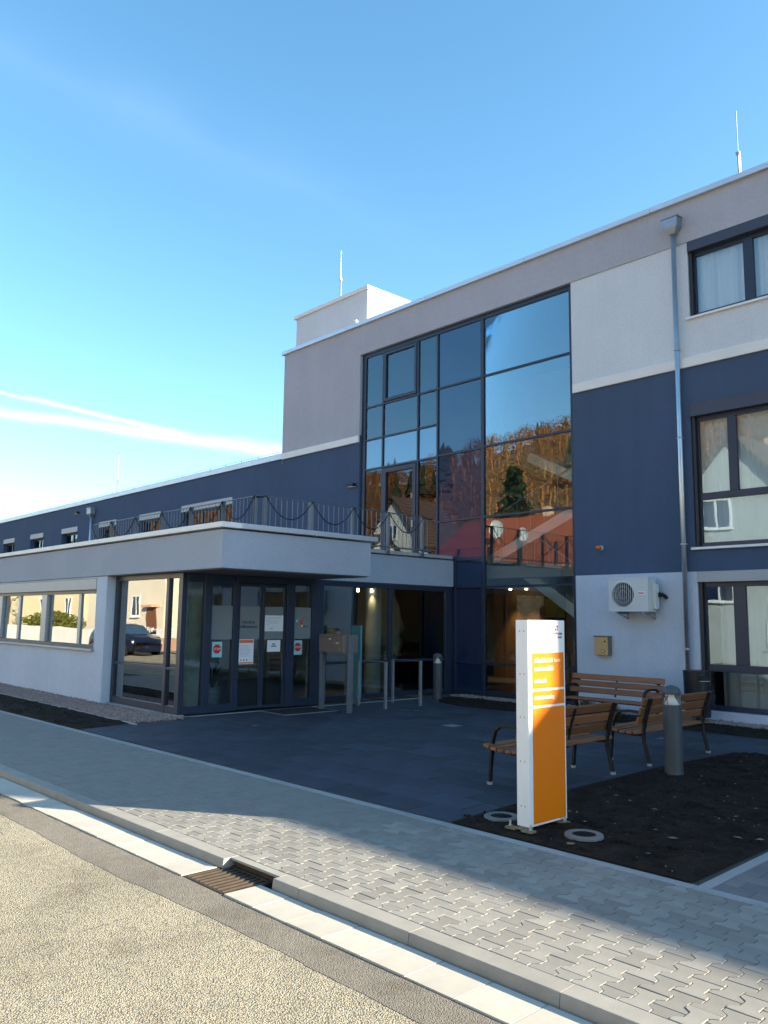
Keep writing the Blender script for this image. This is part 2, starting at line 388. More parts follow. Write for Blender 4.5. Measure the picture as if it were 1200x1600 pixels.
def text(name, body, size, mat, loc, rot, parent, align='LEFT', sx=1.0):
    cu = bpy.data.curves.new(name, 'FONT'); cu.body = body; cu.size = size; cu.align_x = align; cu.extrude = .0008; cu.resolution_u = 2
    cu.materials.append(MATS[mat])
    tmp = bpy.data.objects.new(name, cu); COL.objects.link(tmp); me = bpy.data.meshes.new_from_object(tmp.evaluated_get(bpy.context.evaluated_depsgraph_get()))
    bpy.data.objects.remove(tmp); o = link(name, me, parent)
    if not me.materials: me.materials.append(MATS[mat])
    o.matrix_basis = Matrix.Translation(loc) @ rot @ Matrix.Diagonal((sx, 1, 1, 1))
    return o
ROT_PX = Matrix(((0, 0, 1, 0), (1, 0, 0, 0), (0, 1, 0, 0), (0, 0, 0, 1)))      # text on a face looking +X, reading towards +Y

def holes_wall(mb, axis, c, u0, u1, z0, z1, holes, depth):
    """wall face at axis=c with openings and their reveals; depth goes into the building"""
    us = sorted({u0, u1, *[h[0] for h in holes], *[h[1] for h in holes]}); zs = sorted({z0, z1, *[h[2] for h in holes], *[h[3] for h in holes]})
    P = (lambda u, z, d: (u, c + d, z)) if axis == 'y' else (lambda u, z, d: (c - d, u, z))
    for a, b in zip(us, us[1:]):
        for e, f in zip(zs, zs[1:]):
            if not any(h[0] <= a and b <= h[1] and h[2] <= e and f <= h[3] for h in holes):
                mb.quad(P(a, e, 0), P(b, e, 0), P(b, f, 0), P(a, f, 0))
    for h in holes:
        a, b, e, f = h
        mb.quad(P(a, e, 0), P(a, e, depth), P(a, f, depth), P(a, f, 0)); mb.quad(P(b, e, 0), P(b, f, 0), P(b, f, depth), P(b, e, depth))
        mb.quad(P(a, f, 0), P(a, f, depth), P(b, f, depth), P(b, f, 0)); mb.quad(P(a, e, 0), P(b, e, 0), P(b, e, depth), P(a, e, depth))
    return mb

# ------------------------------------------------------------------ ground, road, pavement
YF = 14.58                                        # face of the tall block
KX, KY, KA = -4.7, 3.36, math.atan(.022)          # kerb line: a point and its slight turn from the building
def kw(u, v, z=0): return (KX + u * cos(KA) - v * sin(KA), KY + u * sin(KA) + v * cos(KA), z)
MB().quad((-1500, -1500, -.30), (1500, -1500, -.30), (1500, 1500, -.30), (-1500, 1500, -.30)).build('ground', 'meadow', kind='structure')
def sheet(name, us, va, vb, z, mat, kind='structure'):
    mb = MB()
    for a, b in zip(us, us[1:]): mb.quad(kw(a, va(a), z), kw(b, va(b), z), kw(b, vb(b), z), kw(a, vb(a), z))
    return mb.build(name, mat, kind=kind)
road = sheet('road', [-150, -20, 0, 20, 90], lambda u: -7.6, lambda u: -.298, -.0675, 'road')
us = [-30 + i * .12 for i in range(380)]
def wavy(u): return -.60 + .030 * sin(u * .9) + .014 * sin(u * 2.3 + 1) + .005 * sin(u * 9.1) + random.uniform(-.004, .004)
sheet('asphalt_repair_strip', us, wavy, lambda u: -.29, -.0655, 'road_patch')
def crack(pts, w):
    mb = MB(); P = [Vector((x, y, -.0668)) for x, y in pts]; q = []
    for a, b in zip(P, P[1:]):
        for k in range(6): q.append(a.lerp(b, k / 6) + Vector((random.uniform(-.012, .012), random.uniform(-.012, .012), 0)))
    for a, b in zip(q, q[1:]):
        n = Vector((-(b - a).y, (b - a).x, 0)).normalized() * w * random.uniform(.3, 1); mb.quad(a - n, b - n, b + n, a + n)
    mb.build('crack', 'joint_sand', road)
crack([(-5.0, 2.72), (-4.86, 2.45), (-4.8, 2.1), (-4.72, 1.7), (-4.9, 1.2)], .0022); crack([(-7.9, 2.62), (-7.5, 2.45), (-7.25, 2.47)], .004); crack([(-3.0, 2.4), (-2.6, 2.0), (-2.55, 1.5)], .0015)
far_pave = sheet('far_pavement', [-150, 90], lambda u: -9.2, lambda u: -7.6, -.02, 'kerb')

# kerb: stones of one metre with an opening for the road gully
kerb = empty('kerb', (KX, KY, 0), kind='structure', label='grey concrete kerb between road and block paved footway', rz=KA, world=False)
def kerb_stone(u0, u1):
    mb = MB(); n = .0015
    p = [(0.004, -.25), (.006, -.07), (.016, -.004), (.020, 0), (.15, 0), (.15, -.25)]
    i = len(mb.v); mb.v += [(u0 + n, a, b) for a, b in p] + [(u1 - n, a, b) for a, b in p]; k = len(p)
    mb.f += [tuple(range(i + k - 1, i - 1, -1)), tuple(range(i + k, i + 2 * k))] + [(i + j, i + (j + 1) % k, i + k + (j + 1) % k, i + k + j) for j in range(k)]
    mb.build('kerb_stone', 'kerb', kerb, bevel=.0015)
edges = [-.01, .27]
while edges[-1] < 11: edges.append(edges[-1] + 1.0)
for a, b in zip(edges, edges[1:]): kerb_stone(a, b)
e = -.61
while e > -26: kerb_stone(e - 1, e); e -= 1
# gutter slabs and gully
gut = empty('gutter', (KX, KY, 0), kind='structure', label='pale concrete gutter slabs along the kerb', rz=KA, world=False)
gm = MB().box(-.1632, .1632, -.305, -.014, -.2, -.060).mesh('gutter_slab', 'gutter', bevel=.001)
u = -.12 + .1665
def gslab(u):
    o = link('gutter_slab', gm, gut); o.location = (u, 0, random.uniform(-.002, .002)); o.rotation_euler = (random.uniform(-.004, .004) - .012, random.uniform(-.004, .004), 0)
u = -.11 + .1665
while u < 9: gslab(u); u += .333
u = -.645 - .1665
while u > -26: gslab(u); u -= .333
gully = empty('road_gully', (KX, KY, 0), 'cast iron road gully grate set into the gutter by the kerb opening', 'drain', rz=KA, world=False)
fr = MB()
for b in ((-.64, -.615, -.30, .10), (-.14, -.115, -.30, .10), (-.615, -.14, -.30, -.275), (-.615, -.14, .075, .10)): fr.box(*b, -.2, -.061)
fr.build('grate_frame', 'cast_iron', gully, bevel=.003)
for i in range(9):
    x = -.60 + i * .0555; MB().box(x, x + .028, -.273, .073, -.15, -.063).build('grate_bar', 'cast_iron', gully, bevel=.003)
MB().box(-.645, -.11, -.30, .12, -.29, -.26).build('gully_pit', 'joint_sand', gully)
inl = MB().box(-.608, -.012, .105, .15, -.25, -.022).build('inlet_back', 'cast_iron', gully, bevel=.002)
MB().box(-.608, -.012, .075, .15, -.018, -.001).build('inlet_lip', 'kerb', gully, bevel=.003)

# footway of double-T blocks
foot = empty('footway', (KX, KY, 0), kind='structure', label='footway of light grey interlocking concrete blocks', rz=KA, world=False)
MB().quad((-60, .15, -.012), (30, .15, -.012), (30, 2.0, -.012), (-60, 2.0, -.012)).build('joint_bed', 'joint_sand', foot)
G = .0024
def outline(v0, v1, half):
    A, B = .0825 - G, .0445 - G
    if half == 0: p = [(-A, -.1), (A, -.1), (A, -.065), (B, -.035), (B, .035), (A, .065), (A, .1), (-A, .1), (-A, .065), (-B, .035), (-B, -.035), (-A, -.065)]
    elif half == 1: p = [(-B, 0), (B, 0), (B, .035), (A, .065), (A, .1), (-A, .1), (-A, .065), (-B, .035)]      # kerb side half
    else: p = [(-A, -.1), (A, -.1), (A, -.065), (B, -.035), (B, 0), (-B, 0), (-B, -.035), (-A, -.065)]
    k = .1 - G
    return [(x, max(-k, min(k, y)) if half == 0 else (max(G, min(k, y)) if half == 1 else max(-k, min(-G, y)))) for x, y in p]
def block_geo(mb, cx, cy, half, z=0, tx=0, ty=0):
    p = outline(0, 0, half); c = .0022; n = len(p); i = len(mb.v)
    mx = sum(a for a, b in p) / n; my = sum(b for a, b in p) / n
    def Z(a, b): return z + a * tx + b * ty
    ins = [(a - math.copysign(c, a), b - math.copysign(c, b - my)) for a, b in p]
    mb.v += [(cx + a, cy + b, Z(a, b)) for a, b in ins] + [(cx + a, cy + b, Z(a, b) - .003) for a, b in p] + [(cx + a, cy + b, -.03) for a, b in p]
    mb.f.append(tuple(range(i, i + n)))
    for r in (0, n):
        mb.f += [(i + r + k, i + r + n + k, i + r + n + (k + 1) % n, i + r + (k + 1) % n) for k in range(n)]
blocks = []
PV = .1995; V0 = .154
for c in range(-140, 80):
    uu = c * .127 + .03
    if c % 2 == 0: blocks += [(uu, V0 + .1 + r * PV, 0) for r in range(9)]
    else: blocks += [(uu, V0 + r * PV, 0) for r in range(1, 9)] + [(uu, V0, 1), (uu, V0 + 9 * PV, 2)]
inv = cam.matrix_world.inverted()
def screen(p):
    q = inv @ Vector(p)
    return (600 + FPX * q.x / -q.z, 800 - FPX * q.y / -q.z, -q.z) if q.z < -.1 else None
def seen_size(b):
    s = screen(kw(b[0], b[1]))
    if s is None or not (-40 < s[0] < 1240 and s[1] < 1640): return 0
    return 1 / s[2]
blocks.sort(key=seen_size, reverse=True)
bm3 = []
for h in (0, 1, 2):
    m = MB(); block_geo(m, 0, 0, h); bm3.append(m.mesh('paver', 'paver'))
for (uu, vv, h) in blocks[:300]:
    o = link('paver', bm3[h], foot); o.location = (uu, vv, random.uniform(-.0018, .0018)); o.rotation_euler = (random.uniform(-.007, .007), random.uniform(-.007, .007), random.uniform(-.004, .004))
mb = MB()
for (uu, vv, h) in blocks[300:]: block_geo(mb, uu, vv, h, random.uniform(-.0018, .0018), random.uniform(-.007, .007), random.uniform(-.007, .007))
mb.build('paver_field', 'paver', foot, kind='stuff')
# pale edging between footway and forecourt
for i in range(-22, 10):
    if KX + i < -2.9 + 6: MB().box(i + .002, i + .998, 1.955, 2.045, -.2, .003).build('edging_stone', 'edging', foot, bevel=.003)
for a, b in ((2.02, 12.0),):
    for i in range(10): MB().box(2.005, 2.085, 2.05 + i * 1.0 + .002, 2.05 + i + .998, -.2, .004).build('edging_stone', 'edging', foot, bevel=.003)

# forecourt of large dark slabs
court = empty('forecourt', (-9, 9, 0), kind='structure', label='forecourt of large dark grey paving slabs')
MB().prism([(-30, 5.1), (12, 5.6), (12, 14.6), (-30, 14.6)], -.2, -.006).build('slab_bed', 'joint_sand', court)
SLX, SLY = .60, .40
smesh = MB().box(-SLX / 2 + .003, SLX / 2 - .003, -SLY / 2 + .003, SLY / 2 - .003, -.05, 0).mesh('paving_slab', 'slab', bevel=.003)
cells = []
for j in range(0, 20):
    for i in range(-1, 26):
        x = -13.05 + i * SLX + (.3 if j % 2 else 0); y = 5.45 + .024 * (x + 5) + .22 + j * SLY
        if y > 13.9 or x > -.5: continue
        if x < -13.4: continue
        if x > -4.9 and (y < 11.2 or y > 13.2): continue
        if -12.4 < x < -5.4 and y > 13.0: continue
        if x < -12.75 and 5.6 < y < 7.0: pass
        cells.append((x, y))
cells.sort(key=lambda c: (c[0]) ** 2 + c[1] ** 2)
for k, (x, y) in enumerate(cells[:300]):
    o = link('paving_slab', smesh, court); o.location = (x, y, random.uniform(-.0015, .0015)); o.rotation_euler = (random.uniform(-.0025, .0025), random.uniform(-.0025, .0025), .024)
    o.matrix_parent_inverse = Matrix.Translation((9, -9, 0))
if len(cells) > 300:
    mb = MB()
    for (x, y) in cells[300:]: mb.box(x - SLX / 2 + .002, x + SLX / 2 - .002, y - SLY / 2 + .002, y + SLY / 2 - .002, -.05, 0)
    mb.build('slab_field', 'slab', court, kind='stuff')
MB().box(-9.47, -9.22, 10.12, 10.37, .0005, .004).build('access_cover', 'galvanised', court, bevel=.001)
MB().box(-13.02, -12.94, 7.2, 13.2, -.05, .006).build('threshold_strip', 'edging', court, bevel=.002)
# rectangular blocks of the path beyond the soil bed
path = empty('side_path', (KX, KY, 0), kind='structure', label='path of small grey rectangular blocks beyond the soil bed', rz=KA, world=False)
MB().quad((2.0, 2.05, -.006), (8, 2.05, -.006), (8, 12, -.006), (2.0, 12, -.006)).build('joint_bed', 'joint_sand', path)
rm = MB().box(-.1185, .1185, -.0785, .0785, -.05, 0).mesh('path_block', 'path_block', bevel=.003)
rh = MB().box(-.0585, .0585, -.0785, .0785, -.05, 0).mesh('path_block', 'path_block', bevel=.003)
for j in range(24):
    us_ = [(2.148, rh)] + [(2.328 + i * .24, rm) for i in range(8)] if j % 2 else [(2.208 + i * .24, rm) for i in range(8)]
    for (uu, me_) in us_:
        o = link('path_block', me_, path); o.location = (uu, 2.135 + j * .16, random.uniform(-.0015, .0015))

# soil beds
def soil_bed(name, poly, h, label, step=.07):
    from mathutils.geometry import intersect_point_line
    from mathutils import noise as ns
    xs = [p[0] for p in poly]; ys = [p[1] for p in poly]
    def inside(x, y):
        r = False
        for (a, b), (c, d) in zip(poly, poly[1:] + poly[:1]):
            if (b > y) != (d > y) and x < (c - a) * (y - b) / (d - b) + a: r = not r
        return r
    def dist(x, y):
        return min((Vector((x, y, 0)) - (lambda q: a.lerp(b, max(0, min(1, q[1]))))(intersect_point_line(Vector((x, y, 0)), a, b))).length
                   for a, b in ((Vector((*p, 0)), Vector((*q, 0))) for p, q in zip(poly, poly[1:] + poly[:1])))
    bm = bmesh.new(); vs = [bm.verts.new((*p, 0)) for p in poly]; f = bm.faces.new(vs)
    nx = int((max(xs) - min(xs)) / step); ny = int((max(ys) - min(ys)) / step)
    for i in range(1, nx + 1):
        x = min(xs) + i * step; g = bm.verts[:] + bm.edges[:] + bm.faces[:]
        bmesh.ops.bisect_plane(bm, geom=g, plane_co=(x, 0, 0), plane_no=(1, 0, 0))
    for j in range(1, ny + 1):
        y = min(ys) + j * step; g = bm.verts[:] + bm.edges[:] + bm.faces[:]
        bmesh.ops.bisect_plane(bm, geom=g, plane_co=(0, y, 0), plane_no=(0, 1, 0))
    for v in bm.verts:
        d = dist(v.co.x, v.co.y); k = min(1, d / .12)
        v.co.z = .006 + k * (h * (.55 + ns.noise(v.co * 2.3) * .45) + ns.noise(v.co * 7) * .028 + ns.noise(v.co * 19) * .020)
        for (ux, uy) in ((-4.72, 5.82), (-3.89, 5.84)):
            dd = math.hypot(v.co.x - ux, v.co.y - uy)
            if dd < .22: v.co.z = min(v.co.z, .030)
    me = bpy.data.meshes.new(name); bm.to_mesh(me); bm.free(); me.materials.append(MATS['soil'])
    return link(name, me, None, label, None, 'structure')
BED1 = [(-4.97, 5.425), (-2.80, 5.47), (-2.86, 11.35), (-4.7, 11.42), (-5.08, 11.25), (-5.17, 9.6), (-5.10, 7.2)]
soil_bed('soil_bed', BED1, .035, 'dark bare soil bed around the orange pylon', .045)
BED2 = [(-24, 4.99), (-12.52, 5.24), (-12.75, 6.28), (-24, 6.10)]
soil_bed('soil_bed', BED2, .03, 'dark soil strip in front of the low wing', .16)
BED3 = [(-12.75, 13.55), (-12.1, 12.85), (-11.3, 12.6), (-10.5, 12.62), (-9.6, 12.85), (-6.4, 12.95), (-2, 12.9), (-2, 14.08), (-12.75, 14.08)]
soil_bed('soil_bed', BED3, .03, 'dark planting strip along the foot of the tall facade', .12)

# crumbs and clods of earth on the beds
mb = MB()
for (x0, x1, y0, y1, n) in ((-5.0, -2.85, 5.5, 11.2, 2600), (-22, -12.9, 5.25, 6.1, 900), (-12.3, -2.5, 13.0, 14.0, 700)):
    for _ in range(n):
        x, y = random.uniform(x0, x1), random.uniform(y0, y1); r = random.uniform(.006, .020) * (1 if random.random() < .93 else 2.0); a = random.uniform(0, 6); i = len(mb.v); z = .022
        if x0 > -6 and (y - 5.42) < (x + 4.97) * .02 + .08: continue
        mb.v += [(x + r * cos(a + k * 1.257) * random.uniform(.7, 1.3), y + r * sin(a + k * 1.257) * random.uniform(.7, 1.3), z) for k in range(5)] + [(x + r * .2, y, z + r * random.uniform(.7, 1.3))]
        mb.f += [(i + k, i + (k + 1) % 5, i + 5) for k in range(5)]
mb.build('soil_crumbs', 'soil', None, kind='stuff', label='loose crumbs and clods of dark earth on the beds', cat='earth')
# gravel strips: loose stones in one mass
def gravel(name, areas, per_m2, label, rmin=.016, rmax=.036):
    mb = MB()
    ico = [(0, 0, 1), (.89, 0, .45), (.28, .85, .45), (-.72, .53, .45), (-.72, -.53, .45), (.28, -.85, .45), (.72, .53, -.45), (-.28, .85, -.45), (-.89, 0, -.45), (-.28, -.85, -.45), (.72, -.53, -.45)]
    fcs = [(0, 1, 2), (0, 2, 3), (0, 3, 4), (0, 4, 5), (0, 5, 1), (1, 6, 2), (2, 7, 3), (3, 8, 4), (4, 9, 5), (5, 10, 1), (6, 7, 2), (7, 8, 3), (8, 9, 4), (9, 10, 5), (10, 6, 1)]
    for (x0, x1, y0, y1, den) in areas:
        for _ in range(int((x1 - x0) * (y1 - y0) * per_m2 * den)):
            x, y = random.uniform(x0, x1), random.uniform(y0, y1); r = random.uniform(rmin, rmax); sx, sy, sz = r * random.uniform(.8, 1.4), r * random.uniform(.7, 1.2), r * random.uniform(.5, .9)
            a = random.uniform(0, 6.28); i = len(mb.v); z = random.uniform(.0, .025)
            mb.v += [(x + (p[0] * cos(a) - p[1] * sin(a)) * sx, y + (p[0] * sin(a) + p[1] * cos(a)) * sy, z + p[2] * sz) for p in ico]
            mb.f += [tuple(i + q for q in t) for t in fcs]
    return mb.build(name, 'pebble', None, kind='stuff', label=label, cat='gravel')
MB().box(-40, -12.75, 6.2, 7.4, -.05, .004).build('gravel_bed', 'joint_sand', kind='structure')
MB().box(-13.0, -2, 14.04, 14.6, -.05, .006).build('gravel_bed', 'joint_sand', kind='structure')
gravel('gravel_strip', [(-24, -12.72, 6.2, 7.02, 1), (-13.9, -12.72, 7.0, 7.18, .6)], 1100, 'reddish grey gravel strip at the foot of the low wing')
gravel('gravel_strip', [(-12.9, -2.2, 14.06, 14.5, 1)], 1100, 'grey gravel strip at the foot of the tall facade')
bedge = empty('bed_edging', (-18, 6.2, 0), kind='structure', label='thin concrete edging between gravel and soil of the low wing')
for i in range(12): MB().box(-24.5 + i, -23.503 + i, 6.165, 6.205, -.1, .02).build('edging_stone', 'edging', bedge, bevel=.003)
# bits of straw, leaves and small stones lying on the soil
mb = MB()
for _ in range(170):
    x, y = random.uniform(-5.0, -2.85), random.uniform(5.5, 11.2); a = random.uniform(0, 6.28); l = random.uniform(.006, .022) * (1 if random.random() < .9 else 2.2); w = l * random.uniform(.3, .8)
    z = .028 + random.uniform(0, .012); dx, dy = cos(a) * l, sin(a) * l; ex, ey = -sin(a) * w, cos(a) * w
    mb.quad((x - dx, y - dy, z), (x + ex, y + ey, z + random.uniform(.002, .012)), (x + dx, y + dy, z + .004), (x - ex, y - ey, z + random.uniform(0, .006)))
mb.build('plant_litter', 'straw', kind='stuff', label='pale bits of straw and dry leaf scattered on the dark soil', cat='litter')

# ------------------------------------------------------------------ the building
B = empty('care_home', (-14, 14.6, 0), 'long grey and dark blue three storey building with tall glazed stairwell and canopied entrance', 'building')
XL, XR = -20.5, 8.1          # tall block
XC0, XC1 = -16.82, -9.80     # glazed bay
XW = -62                     # far end of the two storey wing
ZT = 10.02                   # top of the wall below the coping
WIN_R = [(-7.10, -4.55, 7.62, 9.17), (-7.16, -4.55, 3.14, 5.92), (-7.14, -4.55, .17, 2.70)]
WIN_R2 = [(a + 4.6, b + 4.6, c, d) for a, b, c, d in WIN_R]
# walls, one part for each colour field
m = MB(); holes_wall(m, 'y', YF - .025, XL, XC0, 6.83, 9.17, [], .2); holes_wall(m, 'y', YF - .025, XL - .0, XR, 9.17, ZT, [], .2)
m.quad((XC0, YF - .025, 9.17), (XR, YF - .025, 9.17), (XR, YF + .16, 9.17), (XC0, YF + .16, 9.17))
m.quad((XL, YF - .025, 9.17), (XL, YF - .025, ZT), (XL, 26, ZT), (XL, 26, 9.17)); m.quad((XL, YF - .025, 6.5), (XL, YF - .025, 9.17), (XL, 26, 9.17), (XL, 26, 6.5))
m.quad((XC0, YF - .025, 6.83), (XC0, YF + .2, 6.83), (XC0, YF + .2, 9.17), (XC0, YF - .025, 9.17))
m.quad((XR, YF - .025, 9.17), (XR, 26, 9.17), (XR, 26, ZT), (XR, YF - .025, ZT))
m.build('wall', 'plaster_mid', B).__setitem__('label', 'warm grey rendered upper wall')
m = MB(); holes_wall(m, 'y', YF, XC1, XR, 6.83, 9.17, [WIN_R[0], WIN_R2[0]], .17)
m.quad((XC1, YF, 6.83), (XC1, YF, 9.17), (XC1, YF + .2, 9.17), (XC1, YF + .2, 6.83)); m.build('wall', 'plaster_light', B)['label'] = 'light grey rendered wall of the top storey'
m = MB(); holes_wall(m, 'y', YF, XC1, XR, 2.70, 6.83, [WIN_R[1], WIN_R2[1]], .17)
m.quad((XC1, YF, 2.7), (XC1, YF, 6.83), (XC1, YF + .2, 6.83), (XC1, YF + .2, 2.7)); m.build('wall', 'plaster_blue', B)['label'] = 'dark blue rendered wall of the middle storey'
m = MB(); holes_wall(m, 'y', YF, XC1, XR, -.1, 2.70, [WIN_R[2], WIN_R2[2]], .17)
m.quad((XC1, YF, -.1), (XC1, YF, 2.7), (XC1, YF + .2, 2.7), (XC1, YF + .2, -.1)); m.build('wall', 'plaster_ground', B)['label'] = 'pale grey rendered wall of the ground storey'
WW = [(-46.1, -44.4, 4.2, 5.72), (-42.1, -40.35, 4.2, 5.72), (-38.05, -36.2, 4.2, 5.72), (-33.9, -32.2, 4.2, 5.72), (-30.1, -28.35, 4.2, 5.72), (-26.75, -23.3, 3.5, 5.76)]
m = MB(); holes_wall(m, 'y', YF, XW, XC0, 3.0, 6.86, WW, .30); m.quad((XC0, YF, 3.0), (XC0, YF + .2, 3.0), (XC0, YF + .2, 6.86), (XC0, YF, 6.86))
m.build('wall', 'plaster_blue', B)['label'] = 'dark blue rendered wall of the long wing above the terrace'
# shell behind: roofs, back and end walls
m = MB().box(XL + .01, XR - .01, YF + .22, 25.9, 9.4, ZT - .03).box(XW, XL + .012, YF + .32, 25.9, 6.3, 6.8).build('roof', 'roof_gravel', B)
m = MB().box(XW, XR - .01, 25.6, 25.9, -.1, ZT - .1).box(XR - .3, XR - .02, YF + .2, 25.6, -.1, 9.4).box(XW, XW + .3, YF + .3, 25.6, -.1, 6.3).box(XL + .3, XL + .6, YF + .3, 25.6, 3.1, 9.4).build('wall', 'interior_wall', B)
# copings
def coping(parent, pts, mat='coping'): ...
def coping_run(x0, x1, y0, y1, z0, z1, n, mat='coping', along='x', name='coping'):
    for i in range(n):
        if along == 'x':
            a = x0 + (x1 - x0) * i / n; b = x0 + (x1 - x0) * (i + 1) / n; MB().box(a + .003, b - .003, y0, y1, z0, z1).build(name, mat, B, bevel=.006)
        else:
            a = y0 + (y1 - y0) * i / n; b = y0 + (y1 - y0) * (i + 1) / n; MB().box(x0, x1, a + .003, b - .003, z0, z1).build(name, mat, B, bevel=.006)
coping_run(XL - .09, XR + .06, YF - .10, YF + .32, ZT - .0, ZT + .115, 9)
coping_run(XL - .09, XL + .3, YF + .32, 25.9, ZT, ZT + .115, 4, along='y'); coping_run(XR - .3, XR + .06, YF + .32, 25.9, ZT, ZT + .115, 4, along='y')
coping_run(XW, XL + .0, YF - .055, YF + .36, 6.66, 6.835, 14)
# metal flashing strip across the tall block
coping_run(XL, XC0 - .01, YF - .06, YF + .01, 6.64, 6.832, 2, 'flashing', name='flashing'); coping_run(XC1 + .02, XR, YF - .045, YF + .01, 6.64, 6.832, 4, 'flashing', name='flashing')
# lift tower on the roof
LB = empty('lift_tower', (-18.8, 17, 10), parent=B)
MB().box(-20.42, -16.98, YF + .34, 20.6, ZT - .05, 11.28).build('tower_wall', 'plaster_light', LB)['label'] = 'pale rendered lift tower on the roof'
MB().box(-20.50, -16.92, YF + .28, 20.66, 11.28, 11.39).build('tower_coping', 'flashing', LB, bevel=.006)
# low entrance wing, canopy and terrace
ZS, ZF = 2.52, 3.20
Y1, X1, Y2, X2 = 7.0, -11.45, 10.25, -13.32
def ring(poly_out, z0, z1, mat, name, bevel=0): MB().prism(poly_out, z0, z1).build(name, mat, B, bevel=bevel)
MB().prism([(-40, Y1), (X1, Y1), (X1, Y2), (X2, Y2), (X2, YF + .05), (-40, YF + .05)], ZS + .02, ZF - .03).build('canopy', 'fascia', B)['label'] = 'thick rendered grey canopy and roof edge of the low wing'
MB().prism([(-39.9, Y1 + .04), (X1 - .04, Y1 + .04), (X1 - .04, Y2 - .04), (X2 - .04, Y2 - .04), (X2 - .04, YF), (-39.9, YF)], ZS, ZS + .02).build('soffit', 'soffit', B)
MB().prism([(-39.9, Y1 + .3), (X1 - .3, Y1 + .3), (X1 - .3, Y2 - .3), (X2 - .3, Y2 - .3), (X2 - .3, YF - .02), (-39.9, YF - .02)], ZF - .03, ZF - .01).build('terrace_floor', 'roof_gravel', B)
coping_run(-40, X1 + .06, Y1 - .06, Y1 + .34, ZF, ZF + .09, 12, 'flashing')
coping_run(X1 - .34, X1 + .06, Y1 + .34, Y2 + .14, ZF, ZF + .09, 2, along='y')
coping_run(X2 - .3, X2 + .05, Y2 + .02, YF - .02, ZF - .004, ZF + .075, 3, along='y')
# low wing front wall with its window band
LW = (-32.0, -16.28, 1.05, 2.50)
m = MB(); holes_wall(m, 'y', Y1 + .03, -40, -15.80, -.1, ZS + .01, [LW], .16)
m.quad((-15.80, Y1 + .03, -.1), (-15.80, Y1 + .28, -.1), (-15.80, Y1 + .28, ZS), (-15.80, Y1 + .03, ZS)); m.build('wall', 'plaster_ground', B)['label'] = 'pale grey rendered wall under the window band of the low wing'

def bars(parent, rects, axis, c0, c1, mat, name, bev=.004):
    """rects (u0,u1,z0,z1) as solid bars between planes c0..c1; each an object"""
    for (a, b, e, f) in rects:
        mb = MB()
        if axis == 'y': mb.box(a, b, c0, c1, e, f)
        else: mb.box(c0, c1, a, b, e, f)
        mb.build(name, mat, parent, bevel=bev)
def pane(parent, axis, c, a, b, e, f, mat='glass', name='pane'):
    mb = MB(); t = .004; k = random.uniform(-.0012, .0012); q = random.uniform(-.0012, .0012)
    if axis == 'y':
        mb.box(a, b, c - t, c + t, e, f); mb.v = [(x, y + (x - a) * k + (z - e) * q, z) for x, y, z in mb.v]
    else:
        mb.box(c - t, c + t, a, b, e, f); mb.v = [(x + (y - a) * k + (z - e) * q, y, z) for x, y, z in mb.v]
    return mb.build(name, mat, parent)
def frame_rect(parent, axis, c0, c1, a, b, e, f, w, mat='frame', name='frame'):
    mb = MB()
    for r in ((a, a + w, e, f), (b - w, b, e, f), (a + w, b - w, e, e + w), (a + w, b - w, f - w, f)):
        if axis == 'y': mb.box(r[0], r[1], c0, c1, r[2], r[3])
        else: mb.box(c0, c1, r[0], r[1], r[2], r[3])
    return mb.build(name, mat, parent, bevel=.003)

# --- glazed stairwell bay
CW = empty('curtain_wall', (-13.3, YF, 0), parent=B)
CY0, CY1, CG = YF + .06, YF + .17, YF + .10
X = [-16.66, -15.95, -14.60, -13.90, -12.40, -9.90]
bars(CW, [(XC0, -16.66, 3.1, 9.17), (-9.90, XC1, .0, 9.17)], 'y', CY0, CY1 + .05, 'frame', 'mullion')
bars(CW, [(-15.98, -15.925, 3.1, 9.05), (-14.63, -14.575, 3.1, 9.05), (-13.925, -13.87, 3.1, 9.05), (-12.45, -12.355, .0, 9.05)], 'y', CY0, CY1, 'frame', 'mullion')
bars(CW, [(-13.36, -13.26, .0, 3.26)], 'y', CY0 + .002, CY1, 'frame', 'mullion')
bars(CW, [(-16.66, -9.90, 9.05, 9.168)], 'y', CY0 + .004, CY1, 'frame', 'transom')
def tr(x0, x1, z, h=.05): bars(CW, [(x0, x1, z - h / 2, z + h / 2)], 'y', CY0 + .003, CY1, 'frame', 'transom')
cols_l = [(-16.66, -15.98), (-15.925, -14.63), (-14.575, -13.925)]
for (a, b) in cols_l:
    for z in (7.60, 6.67, 5.83): tr(a, b, z)
    zs = [(7.625, 9.05, 'glass'), (6.695, 7.575, 'glass'), (5.855, 6.645, 'spandrel_light'), (3.2, 5.805, 'glass')]
    for (e, f, mt) in zs: pane(CW, 'y', CG, a, b, e, f, mt)
frame_rect(CW, 'y', CY0 - .015, CY0 + .05, -15.91, -14.645, 7.65, 9.03, .075, name='casement_frame')
frame_rect(CW, 'y', CY0 - .015, CY0 + .05, -15.91, -14.645, 3.2, 5.78, .12, name='terrace_door_frame')
MB().box(-14.74, -14.70, CY0 - .06, CY0 - .02, 4.1, 4.28).build('door_handle', 'galvanised', CW)
for z in (7.60, 5.85, 4.17): tr(-13.87, -12.45, z)
for z in (2.52, .75): tr(-13.26, -12.45, z)
tr(-13.26, -12.45, 3.20, .08)
for (e, f) in ((7.625, 9.05), (5.875, 7.575), (4.195, 5.825)): pane(CW, 'y', CG, -13.87, -12.45, e, f, 'spandrel', 'spandrel_panel')
pane(CW, 'y', CG, -13.87, -12.45, 3.24, 4.145, 'spandrel', 'spandrel_panel')
